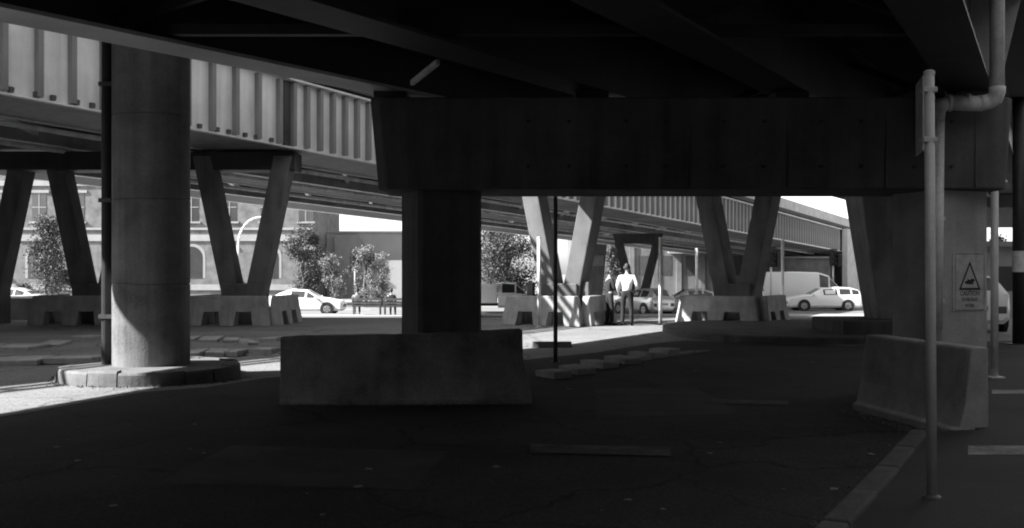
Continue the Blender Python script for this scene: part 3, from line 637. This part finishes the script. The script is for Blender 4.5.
# ------------------------------------------------------------------ people
def skin_mesh(name, chains, m, parent, root=0, sub=1):
    """chains: list of polylines of (x,y,z,r); points that coincide are merged so that limbs join."""
    V, E, Rr, idx = [], [], [], {}
    for ch in chains:
        prev = None
        for (x, y, z, r) in ch:
            k = (round(x, 4), round(y, 4), round(z, 4))
            if k not in idx: idx[k] = len(V); V.append((x, y, z)); Rr.append(r)
            i = idx[k]
            if prev is not None and prev != i: E.append((prev, i))
            prev = i
    me = bpy.data.meshes.new(name); me.from_pydata(V, E, [])
    me.materials.append(m); o = link(name, me, None, parent)
    md = o.modifiers.new('skin', 'SKIN')
    for i, s in enumerate(me.skin_vertices[0].data):
        rr = Rr[i]; s.radius = rr if isinstance(rr, tuple) else (rr, rr); s.use_root = (i == root)
    md.use_smooth_shade = True; md.branch_smoothing = .4
    s = o.modifiers.new('sub', 'SUBSURF'); s.levels = sub; s.render_levels = sub
    return o
def head(parent, c, face, m=SKIN, hairm=HAIR, h=.115):
    """lathe-like head with face features; face is the heading angle the nose points to (0 = +y)."""
    mb = MB(); n = 20; rings = []
    for k in range(1, 12):
        ph = math.pi * k / 12; z = math.cos(ph) * h * 1.08; r = math.sin(ph) ** .85
        ring = []
        for j in range(n):
            a = 2 * math.pi * j / n; x = math.cos(a) * r * h * .72; y = math.sin(a) * r * h * .88
            if z < -.02 and y < 0: y *= .8
            if z < -.05: x *= .85
            ring.append((x, y, z))
        rings.append(ring)
    mb.loft(rings)
    mb.hexa([(-.014, .09, -.03), (.014, .09, -.03), (.006, .125, -.028), (-.006, .125, -.028)], [(-.007, .09, .02), (.007, .09, .02), (.004, .103, .018), (-.004, .103, .018)])
    for s in (-1, 1): mb.box((s * .086, -.005, -.005), (.018, .035, .06))
    mb.loft([[(.05 * math.cos(t), -.01 + .05 * math.sin(t), -.17) for t in [k * math.pi / 5 for k in range(10)]], [(.048 * math.cos(t), .0 + .05 * math.sin(t), -.05) for t in [k * math.pi / 5 for k in range(10)]]])
    rot = Matrix.Translation(c) @ Matrix.Rotation(face, 4, 'Z'); mb.v = [tuple(rot @ Vector(p)) for p in mb.v]
    hd_ = obj('head', mb, m, parent, smooth=True)
    f = MB()
    for s in (-1, 1): f.box((s * .035, .094, .012), (.026, .012, .012))
    f.box((0, .098, -.06), (.045, .008, .009)); f.v = [tuple(rot @ Vector(p)) for p in f.v]; obj('face_features', f, DARKC, hd_)
    hb = MB(); rings = []
    for k in range(1, 9):
        ph = math.pi * k / 13; z = math.cos(ph) * h * 1.15; r = math.sin(ph) ** .8
        ring = []
        for j in range(n):
            a = 2 * math.pi * j / n; x = math.cos(a) * r * h * .80; y = math.sin(a) * r * h * .96 - .008
            if y > .03 and z < .06: y = .03 + (y - .03) * .3
            ring.append((x, y, z if y < .03 else max(z, .035)))
        rings.append(ring)
    hb.loft(rings); hb.v = [tuple(rot @ Vector(p)) for p in hb.v]; obj('hair', hb, hairm, hd_, smooth=True)
def hand_chains(w, dirn, side):
    """palm and five curled fingers from the wrist point w pointing along dirn."""
    w = Vector(w); t = Vector(dirn).normalized(); a = t.cross(Vector((0, 1, 0)))
    a = (a if a.length > .1 else t.cross(Vector((0, 0, 1)))).normalized() * side; b = t.cross(a).normalized()
    palm = w + t * .075; ch = [[(*w, .028), (*palm, (.036))]]
    for i, ln in enumerate((.075, .085, .08, .062)):
        r0 = palm + a * (.028 - .019 * i) + t * .012; p1 = r0 + t * ln * .55 + b * .008; p2 = p1 + t * ln * .4 + b * .028
        ch.append([(*palm, .036), (*r0, .011), (*p1, .0095), (*p2, .008)])
    th0 = w + t * .035 + a * .03; th1 = th0 + (t * .8 + a * .5).normalized() * .04; th2 = th1 + (t + b * .3).normalized() * .03
    ch.append([(*palm, .036), (*th0, .013), (*th1, .011), (*th2, .009)])
    return ch
def person(label, loc, rz, pose, top_m, leg_m, coat=False, group=None, k=1.0):
    t = thing('person', label, 'person', loc, rz, group); t.scale = (k, k, k)
    P = pose; sh = P['sh']; hp = P['hip']
    torso = [(*hp, .13), (*P['waist'], (.14, .11)), (*P['chest'], (.165, .12)), (*P['neck0'], .075), (*P['neck'], .055)]
    body = [torso]; shirt = [[(*P['hip'], .145), (*P['waist'], (.155, .125)), (*P['chest'], (.185, .135)), (*P['neck0'], .085)]]
    trou = [[(*P['waist'], (.145, .118)), (*P['hip'], .15)]]
    for s in ('L', 'R'):
        S, E_, W_ = P['sh' + s], P['el' + s], P['wr' + s]
        body.append([(*P['chest'], (.165, .12)), (*S, .062), (*E_, .042), (*W_, .03)])
        shirt.append([(*P['chest'], (.185, .135)), (*S, .075), (*E_, .056), (*P['cuff' + s], .046)] if P.get('cuff' + s) else [(*P['chest'], (.185, .135)), (*S, .075), (*E_, .057), (*(Vector(E_).lerp(Vector(W_), .92)), .042)])
        H_, K_, A_ = P['hj' + s], P['kn' + s], P['an' + s]
        body.append([(*hp, .13), (*H_, .085), (*K_, .055), (*A_, .04), (A_[0], A_[1], .03, .035)])
        trou.append([(*P['hip'], .15), (*H_, .098), (*K_, .072), (A_[0], A_[1], A_[2] - .02, .06)])
        body += hand_chains(W_, Vector(W_) - Vector(E_), 1 if s == 'L' else -1)
    b = skin_mesh('body', body, SKIN, t, 0, 1)
    skin_mesh('coat' if coat else 'shirt', shirt, top_m, t, 0, 2)
    skin_mesh('trousers', trou, leg_m, t, 1, 2)
    for s in ('L', 'R'):
        A_ = P['an' + s]; f = P.get('toe', (0, 1)); n_ = Vector((f[0], f[1], 0)).normalized()
        z0 = A_[2] - .09; c0 = Vector((A_[0], A_[1], z0))
        q = Vector((-n_.y, n_.x, 0))
        def fr(off, w_): return [c0 + n_ * off[0] - q * w_, c0 + n_ * off[0] + q * w_]
        bt = [c0 - n_ * .09 - q * .038, c0 + n_ * .19 - q * .048, c0 + n_ * .19 + q * .048, c0 - n_ * .09 + q * .038]
        tp = [c0 - n_ * .08 - q * .034 + Vector((0, 0, .11)), c0 + n_ * .15 - q * .035 + Vector((0, 0, .055)), c0 + n_ * .15 + q * .035 + Vector((0, 0, .055)), c0 - n_ * .08 + q * .034 + Vector((0, 0, .11))]
        obj('shoe', MB().hexa(bt, tp), BLACKP, t, bevel=.02)
    head(t, P['head'], P.get('face', 0))
    return t
STAND = dict(hip=(0, 0, .95), waist=(0, .01, 1.1), chest=(0, 0, 1.33), neck0=(0, -.01, 1.47), neck=(0, 0, 1.56), head=(0, .02, 1.68), sh=0,
    shL=(-.2, 0, 1.42), elL=(-.27, -.05, 1.15), wrL=(-.24, .1, .95), shR=(.2, 0, 1.42), elR=(.3, -.02, 1.17), wrR=(.24, .17, 1.05),
    hjL=(-.1, 0, .88), knL=(-.12, .02, .5), anL=(-.13, -.02, .09), hjR=(.1, 0, .88), knR=(.12, .03, .5), anR=(.14, .02, .09), face=.15)
person('man seen from behind in a white shirt and dark trousers', (carx(627, 29.0), 29.0, 0), R(-12), STAND, SHIRT, DARKC, group='people standing')
ST2 = dict(STAND); ST2.update(elL=(-.26, .06, 1.16), wrL=(-.14, .24, 1.12), elR=(.26, .04, 1.15), wrR=(.2, .26, 1.1), face=-.3)
person('person in a dark jacket beside the slotted barrier facing the man in white', (carx(609.5, 29.35), 29.35, 0), R(-70), ST2, DARKC, DARKC, True, group='people standing', k=.93)
SIT = dict(hip=(0, 0, .55), waist=(0, -.02, .7), chest=(0, 0, .93), neck0=(0, .01, 1.07), neck=(0, .03, 1.16), head=(0, .06, 1.28), sh=0,
    shL=(-.2, .01, 1.02), elL=(-.25, .05, .76), wrL=(-.12, .28, .68), shR=(.2, .01, 1.02), elR=(.25, .06, .76), wrR=(.12, .28, .68),
    hjL=(-.1, .05, .52), knL=(-.12, .45, .54), anL=(-.12, .47, .09), hjR=(.1, .05, .52), knR=(.12, .45, .54), anR=(.13, .48, .09), face=.2)
zf = -.72
person('seated person in dark clothes at the left end of the near bench', (carx(357, 53.2), 53.2, zf), R(8), SIT, GREYC, DARKC, group='people sitting on benches')
person('seated person in dark clothes on the right bench beside the centre column', (carx(391, 53.2), 53.2, zf), R(-5), SIT, DARKC, DARKC, group='people sitting on benches')
def bench(label, px):
    t = thing('bench', label, 'bench', (carx(px, 53.2), 53.2, zf), 0, 'street benches')
    for i, y in enumerate((-.13, .0, .13, .26)): obj('seat_slat', MB().box((0, y + .05, .43), (1.55, .1, .035)), WOOD, t)
    for i, z in enumerate((.5, .66, .82)): obj('back_slat', MB().box((0, -.2 - .03 * i, z), (1.55, .035, .14)), WOOD, t)
    for x in (-.7, .7):
        obj('leg', MB().bar((x, -.14, 0), (x, -.25, .9), .05, .05), DARKG, t); obj('leg', MB().bar((x, .28, 0), (x, .28, .42), .05, .05), DARKG, t)
        obj('arm_rest', MB().box((x, .05, .62), (.05, .46, .04)), DARKG, t)
    return t
bench('dark slatted bench with its back to us, left of the pair', 367)
bench('dark slatted bench with its back to us, partly behind the centre column', 398)

# ------------------------------------------------------------------ trees
def tree(label, px, d, z_top, rx, m, n=5200, leaf=.2, shape='round', trunk_h=.3, seed=1, group='street trees', rz_=None):
    rnd = random.Random(seed); z0 = gz(d); x = carx(px, d); H = z_top - z0
    t = thing('tree', label, 'tree', (x, d, z0), 0, group)
    mb = MB(); th = H * .86
    mb.tube([(rnd.uniform(-.06, .06) * i, rnd.uniform(-.06, .06) * i, th * i / 5) for i in range(6)], [.13 * H / 5 * (1 - .16 * i) + .012 for i in range(6)], 8)
    clumps = []
    nl = 13
    for i in range(nl):
        f = trunk_h + (1 - trunk_h) * (i + rnd.random()) / nl; a = rnd.uniform(0, 6.28)
        if shape == 'cone': rr = rx * (1.02 - f) / (1.02 - trunk_h) * rnd.uniform(.55, 1.0)
        else:
            u = (f - trunk_h) / (1 - trunk_h); rr = rx * math.sqrt(max(.05, 1 - (2 * u - .9) ** 2)) * rnd.uniform(.35, .85)
        p = Vector((rr * math.cos(a), rr * math.sin(a), H * f * .97))
        b0 = Vector((0, 0, max(H * f * .72 - .1, .2))); mb.tube([b0, b0.lerp(p, .5) + Vector((0, 0, .1)), p], [.03 * H / 5 + .01, .022 * H / 5 + .008, .008], 5)
        clumps.append((p, rx * rnd.uniform(.2, .46)))
    obj('trunk', mb, BARK, t)
    cr = MB()
    for i in range(int(n * 2.6)):
        p, r = clumps[rnd.randrange(nl)]
        q = p + Vector((rnd.gauss(0, .5), rnd.gauss(0, .5), rnd.gauss(0, .42))) * r
        if q.z < H * trunk_h * .55: q.z = H * trunk_h * .55 + rnd.random() * .3
        s = leaf * .62 * rnd.uniform(.6, 1.3); u = Vector((rnd.gauss(0, 1), rnd.gauss(0, 1), rnd.gauss(0, 1))).normalized(); v = u.cross(Vector((rnd.gauss(0, 1), rnd.gauss(0, 1), rnd.gauss(0, 1)))).normalized()
        o_ = len(cr.v); cr.v += [tuple(q - u * s * .5), tuple(q + v * s * .28), tuple(q + u * s * .5), tuple(q - v * s * .28)]; cr.f.append((o_, o_ + 1, o_ + 2, o_ + 3))
    me = bpy.data.meshes.new('crown'); me.from_pydata(cr.v, [], cr.f); link('crown', me, m, t)
    return t
tree('pointed tree in front of the brick building at far left', 46, 74, 5.4, 2.3, LEAF, 6000, .26, 'cone', .12, 3)
tree('leafy tree beside the sedan, right of the grey V pier', 303, 71, 4.4, 2.0, LEAF, 5200, .24, 'round', .22, 5)
tree('broad dark tree behind the utility truck', 508, 78, 5.6, 3.4, LEAF, 9000, .3, 'round', .12, 8)
tree('pale feathery tree right of the leafy tree', 333, 69, 2.8, 1.1, LEAF_L, 1500, .2, 'round', .2, 11)
tree('pale feathery tree behind the left bench', 366, 68, 3.4, 1.2, LEAF_L, 1700, .2, 'round', .2, 12)
tree('pale feathery tree close to the centre column', 382, 70, 2.7, 1.0, LEAF_L, 1400, .2, 'round', .2, 13)
tree('tree at right edge beyond the white hatchback', 1002, 64, 3.6, 2.2, LEAF, 3500, .26, 'round', .2, 15)
tree('bushy tree behind the distant V pier', 598, 84, 4.6, 2.0, LEAF, 4000, .28, 'round', .15, 16)

# ------------------------------------------------------------------ buildings
def windows(t, xs, z0, z1, w_, y, arch=False, trim=True):
    for x in xs:
        if arch:
            n = 10; pts = [(x - w_ / 2, z0), (x + w_ / 2, z0)] + [(x + w_ / 2 * math.cos(math.pi * k / n), z1 - w_ / 2 + w_ / 2 * math.sin(math.pi * k / n)) for k in range(n + 1)]
            o = obj('window', MB().loft([[(a, y - .015, b) for a, b in pts], [(a, y + .02, b) for a, b in pts]]), WINM, t, True)
            pts2 = [(x + (a - x) * 1.22, z0 + (b - z0) * 1.09) for a, b in pts]
            obj('arch_surround', MB().loft([[(a, y - .008, b) for a, b in pts2], [(a, y + .02, b) for a, b in pts2]]), TRIM, o, True)
        else:
            o = obj('window', MB().box((x, y, (z0 + z1) / 2), (w_, .03, z1 - z0)), WINM, t, True)
            if trim:
                obj('sill', MB().box((x, y - .06, z0 - .09), (w_ + .4, .2, .16)), TRIM, o, True); obj('lintel', MB().box((x, y - .03, z1 + .13), (w_ + .5, .12, .24)), TRIM, o, True)
                obj('frame', MB().box((x, y - .025, (z0 + z1) / 2), (.07, .03, z1 - z0)).box((x, y - .025, (z0 + z1) / 2), (w_, .028, .07)), TRIM, o, True)
bd = 88; xl, xr = -58.0, carx(312, 88)
b1 = thing('brick_building', 'old brick building with pale string courses behind the V piers at left', 'building', ((xl + xr) / 2, bd, -.85))
obj('wall', MB().box(((xl + xr) / 2, bd + 7, 5.6), (xr - xl, 14, 13)), BRICK, b1, True)
obj('roof', MB().box(((xl + xr) / 2, bd + 7, 12.35), (xr - xl + .8, 14.8, .5)), ROOFM, b1, True)
for z, h in ((.2, .5), (4.55, .55), (5.35, .2), (9.35, .45)): obj('string_course', MB().box(((xl + xr) / 2, bd - .06, z), (xr - xl + .1, .12, h)), TRIM, b1, True)
xs = [xl + 3 + i * 3.35 for i in range(12)]
windows(b1, xs, 6.0, 8.5, 1.25, bd - .012); windows(b1, xs[::2], 1.0, 3.8, 2.0, bd - .012, arch=True); windows(b1, xs[1::2], 1.2, 3.5, 1.2, bd - .012)
b2 = thing('low_building', 'low pale rendered building with a flat roof line left of the centre column', 'building', (carx(400, 95), 95, -.85))
x0, x1 = carx(313, 95), carx(478, 95)
obj('wall', MB().box(((x0 + x1) / 2, 101, 2.2), (x1 - x0, 12, 6.1)), RENDERM, b2, True)
obj('parapet', MB().box(((x0 + x1) / 2, 101, 5.34), (x1 - x0 + .3, 12.3, .18)), TRIM, b2, True)
gx = carx(368, 95)
obj('gable_wing', MB().loft([[(gx - 3, 94.0, -.85), (gx + .8, 94.0, -.85), (gx + .8, 94.0, 2.6), (gx - 1.0, 94.0, 5.0), (gx - 3, 94.0, 5.0)], [(gx - 3, 94.96, -.85), (gx + .8, 94.96, -.85), (gx + .8, 94.96, 2.6), (gx - 1.0, 94.96, 5.0), (gx - 3, 94.96, 5.0)]]), ROOFM, b2, True)
windows(b2, [carx(327, 95), carx(342, 95)], 1.4, 3.0, 1.0, 94.985); windows(b2, [carx(385, 95), carx(396, 95)], .9, 2.4, .9, 94.985)
windows(b2, [gx - 1.2, gx + .2], 1.6, 3.0, .7, 93.985, trim=False)
obj('boundary_wall', MB().box((carx(392, 90), 90, .9), (5, .3, 3.4)), RENDERM, b2, True)
b3 = thing('warehouse', 'long grey warehouse behind the parked cars at right', 'building', (carx(720, 102), 102, -.85))
x0, x1 = carx(575, 102), carx(900, 102)
obj('wall', MB().box(((x0 + x1) / 2, 109, 2.6), (x1 - x0, 14, 6.9)), WARE, b3, True)
obj('roof', MB().box(((x0 + x1) / 2, 109, 6.2), (x1 - x0 + .6, 14.6, .25)), ROOFM, b3, True)
for i in range(14): obj('pilaster', MB().box((x0 + 1 + i * (x1 - x0 - 2) / 13, 101.9, 2.6), (.5, .2, 6.88)), WARE, b3, True)
windows(b3, [x0 + 2.2 + i * (x1 - x0 - 2) / 13 for i in range(13)], 1.2, 3.2, 1.0, 101.985, trim=False)
obj('awning', MB().hexa([(carx(665, 102), 99.6, 3.4), (carx(700, 102), 99.6, 3.4), (carx(700, 102), 101.95, 3.9), (carx(665, 102), 101.95, 3.9)], [(carx(665, 102), 99.6, 3.6), (carx(700, 102), 99.6, 3.6), (carx(700, 102), 101.95, 4.1), (carx(665, 102), 101.95, 4.1)]), TRIM, b3, True)
wl = thing('concrete_wall', 'tall leaning slab of grey concrete wall left of the standing people', 'wall', (carx(592, 67), 67, -.85))
obj('slab', MB().hexa([(carx(576, 67), 67, -.9), (carx(601, 67), 67, -.9), (carx(601, 67), 67.5, -.9), (carx(576, 67), 67.5, -.9)], [(carx(573, 67), 67, 3.4), (carx(607, 67), 67, 3.4), (carx(607, 67), 67.5, 3.4), (carx(573, 67), 67.5, 3.4)]), CONC, wl, True, bevel=.03)
obj('notice', MB().box((carx(597, 67), 66.98, 2.3), (.9, .03, .7)), SIGNM, wl, True)
b4 = thing('brick_shed', 'dark brick shed under the end of the viaduct behind the van', 'building', (carx(808, 80), 80, -.85))
obj('wall', MB().box((carx(808, 80), 82, .9), (3.6, 4, 3.5)), BRICK, b4, True); obj('roof', MB().box((carx(808, 80), 82, 2.72), (4, 4.4, .14)), ROOFM, b4, True)
obj('door', MB().box((carx(812, 80), 79.985, .35), (1, .03, 2.3)), DARKG, b4, True)
lw = tag(obj('low_wall', MB().box((0, 0, .34), (6, .35, .72)), CONC, bevel=.03), 'low pale concrete wall at the far left edge beside the V pier barrier', 'wall'); lw.location = (carx(-60, 32.5), 32.6, 0)
rl = thing('street_railing', 'dark post and rail fence along the footpath at far left', 'fence', (carx(30, 52.4), 52.3, -.72))
for z in (.35, .65, .95): obj('rail', MB().box((-3, 0, z), (14, .06, .12)), DARKG, rl)
for i in range(8): obj('post', MB().box((-9.5 + i * 1.9, .05, .5), (.1, .1, 1.05)), CONC, rl)

# ------------------------------------------------------------------ street lamp and traffic signals
lp = thing('street_lamp', 'white swan neck street lamp seen through the grey V pier', 'street lamp', (carx(236, 72), 72.6, -.69))
arc = [(0, 0, 0), (0, 0, 4.2)] + [(1.55 * (1 - math.cos(a)), 0, 4.2 + 2.0 * math.sin(a)) for a in [R(12 * k) for k in range(1, 8)]] + [(2.1, 0, 6.25)]
obj('pole', MB().tube(arc, [.1, .085] + [.075] * 8, 10), WPAINT, lp, smooth=True)
obj('lamp_head', MB().hexa([(2.0, -.13, 6.15), (2.8, -.1, 6.2), (2.8, .1, 6.2), (2.0, .13, 6.15)], [(2.0, -.1, 6.32), (2.75, -.06, 6.32), (2.75, .06, 6.32), (2.0, .1, 6.32)]), DARKG, lp, bevel=.03)
obj('base', MB().lathe([(.17, 0), (.15, .7), (.09, .8)], n=12), WPAINT, lp)
def signal(label, px, d, h, z0=None):
    z0 = gz(d) if z0 is None else z0
    t = thing('traffic_signal', label, 'traffic light', (carx(px, d), d, z0), 0, 'traffic signals at the far street')
    obj('pole', MB().tube([(0, 0, 0), (0, 0, h + .5)], .06, 10), GALV, t, smooth=True)
    hd_ = obj('signal_head', MB().box((0, -.2, h), (.36, .22, 1.0)), BLACKP, t, bevel=.03)
    obj('backing_board', MB().box((0, -.08, h), (.6, .02, 1.25)), BLACKP, t)
    for k in (-1, 0, 1):
        l_ = obj('lens', MB().disc_y((0, 0, h + k * .31), .11, -.325, -.312, 14), TAIL, hd_)
        obj('visor', MB().tube([(0, -.31, h + k * .31 + .02), (0, -.5, h + k * .31 + .02)], .125, 12, caps=False), BLACKP, hd_)
    obj('side_head', MB().box((.42, -.05, h - .2), (.24, .34, .9)), BLACKP, t, bevel=.03)
    return t
signal('traffic light standing left of the white van', 771, 60.5, 3.2, -.846 + .12)
signal('traffic light standing behind the nose of the white van', 833, 73.5, 3.3, -.68)
signal('traffic light behind the left bench', 355, 73.2, 3.3, -.68)
signal('traffic light among the pale trees near the centre column', 371, 73.6, 3.0, -.68)
signal('traffic light behind the grey V pier barrier', 262, 73.4, 3.4, -.68)

# right background: fence panels and kiosk past the right column
kx = thing('kiosk', 'small pale kiosk with a dark window at the right edge', 'kiosk', (20.8, 42, gz(42)))
obj('walls', MB().box((0, 0, 1.5), (3.2, 3, 3.0)), RENDERM, kx); obj('roof', MB().box((0, -.2, 3.1), (3.8, 3.8, .2)), ROOFM, kx); obj('window', MB().box((-.5, -1.51, 1.7), (1.4, .03, 1.0)), WINM, kx)
b5 = thing('rear_viaduct', 'dark second viaduct in the background at the right edge', 'bridge', (36, 60, 4))
for i, z in enumerate((4.2, 5.4)): obj('girder', MB().box((40, 58 + i * 6, z + .5), (36, 1.2, 1.1)), STEEL_D, b5, True)
obj('deck_slab', MB().box((40, 61, 6.65), (36, 12, .3)), SLAB, b5, True)
for x in (31.6, 40): obj('column', MB().box((x, 60, 1.6), (1.0, 1.0, 5.1)), CONC, b5, True)

# ------------------------------------------------------------------ unseen walls and blocks added to shut out the sky
rw = thing('sky_blocker_wall', 'tall unseen wall added behind the viewpoint to block sky light', 'wall', (-4, -12.5, 0))
for i in range(12): obj('panel', MB().box((-34 + i * 5.0, 0, 4.6), (4.96, .6, 9.4)), CONC_D, rw, bevel=.03)  # panels of the added unseen wall

for nm, lab, x_, y0, y1, h_ in (('warehouse', 'dark brick block added out of view beyond the viaduct on the left to cut sky light', -46, -46, 52, 11), ('warehouse', 'dark brick block added out of view on the right to cut sky light', 40, -46, 34, 11)):  # added unseen blocks keeping side sky light off the foreground
    t = thing(nm, lab, 'building', (x_, (y0 + y1) / 2, 0)); sg = 1 if x_ < 0 else -1
    obj('wall', MB().box((0, 0, h_ / 2 - .5), (12, y1 - y0, h_ + 1)), BLOCKBRICK, t)
    obj('roof', MB().box((0, 0, h_ + .15), (12.6, y1 - y0 + .6, .3)), ROOFM, t)  # roof of the added unseen block
    for i in range(int((y1 - y0) / 6)):
        for z in (2.4, 7.0): obj('window', MB().box((sg * 6.0, -(y1 - y0) / 2 + 3 + i * 6, z), (.06, 1.8, 2.2)), WINM, t)
# ------------------------------------------------------------------ litter on the dark ground
rnd = random.Random(21); mb = MB()
for i in range(60):
    d = rnd.uniform(6.2, 20); x = carx(rnd.uniform(20, 1020), d); s = rnd.uniform(.01, .045); a = rnd.uniform(0, 6.28); z = .012 if not (x > .6 * d - 1.6 and d < 12) else .112
    q = [(x + s * math.cos(a + k * 1.57 + rnd.uniform(-.3, .3)), d + s * math.sin(a + k * 1.57), z + rnd.uniform(0, .008)) for k in range(4)]
    mb.add(q, [(0, 1, 2, 3)])
lt = obj('litter', mb, LITTER); lt['kind'] = 'stuff'; tag(lt, 'scattered scraps of leaf and paper on the dark ground', 'litter')

def grit(label, pts, n, spread, seed, z):
    rnd = random.Random(seed); mb = MB()
    for i in range(n):
        k = rnd.randrange(len(pts) - 1); a = Vector(pts[k]); b = Vector(pts[k + 1]); p = a.lerp(b, rnd.random()); s_ = rnd.choice((.006, .009, .013, .02)) * rnd.uniform(.7, 1.3)
        p = p + Vector((rnd.gauss(0, spread), rnd.gauss(0, spread))); v = [(p.x + rnd.uniform(-s_, s_), p.y + rnd.uniform(-s_, s_), z) for _ in range(3)] + [(p.x, p.y, z + s_)]
        mb.add(v, [(0, 1, 2), (0, 1, 3), (1, 2, 3), (2, 0, 3)])
    o = obj('grit', mb, GRIT); o['kind'] = 'stuff'; tag(o, label, 'grit')
GRIT = mat('grit', 0.12, 0.8, 30.0, 0.95, 0.0)
grit('grit and leaf crumbs gathered along the kerb in the right foreground', [(-.4, 1.4), (1.8, 5.75), (3.6, 9.1)], 900, .12, 31, .006)
grit('grit gathered along the foot of the long centre barrier', [(-2.7, 11.6), (.25, 11.65)], 500, .07, 32, .006)
grit('grit gathered round the kerbed base of the round column', [(-6.6, 14.6), (-6.3, 13.7), (-5.3, 13.3), (-4.3, 13.7), (-3.9, 14.6)], 500, .08, 33, .006)
grit('grit gathered along the foot of the right barrier', [(3.95, 9.5), (3.7, 11.3)], 350, .06, 34, .006)
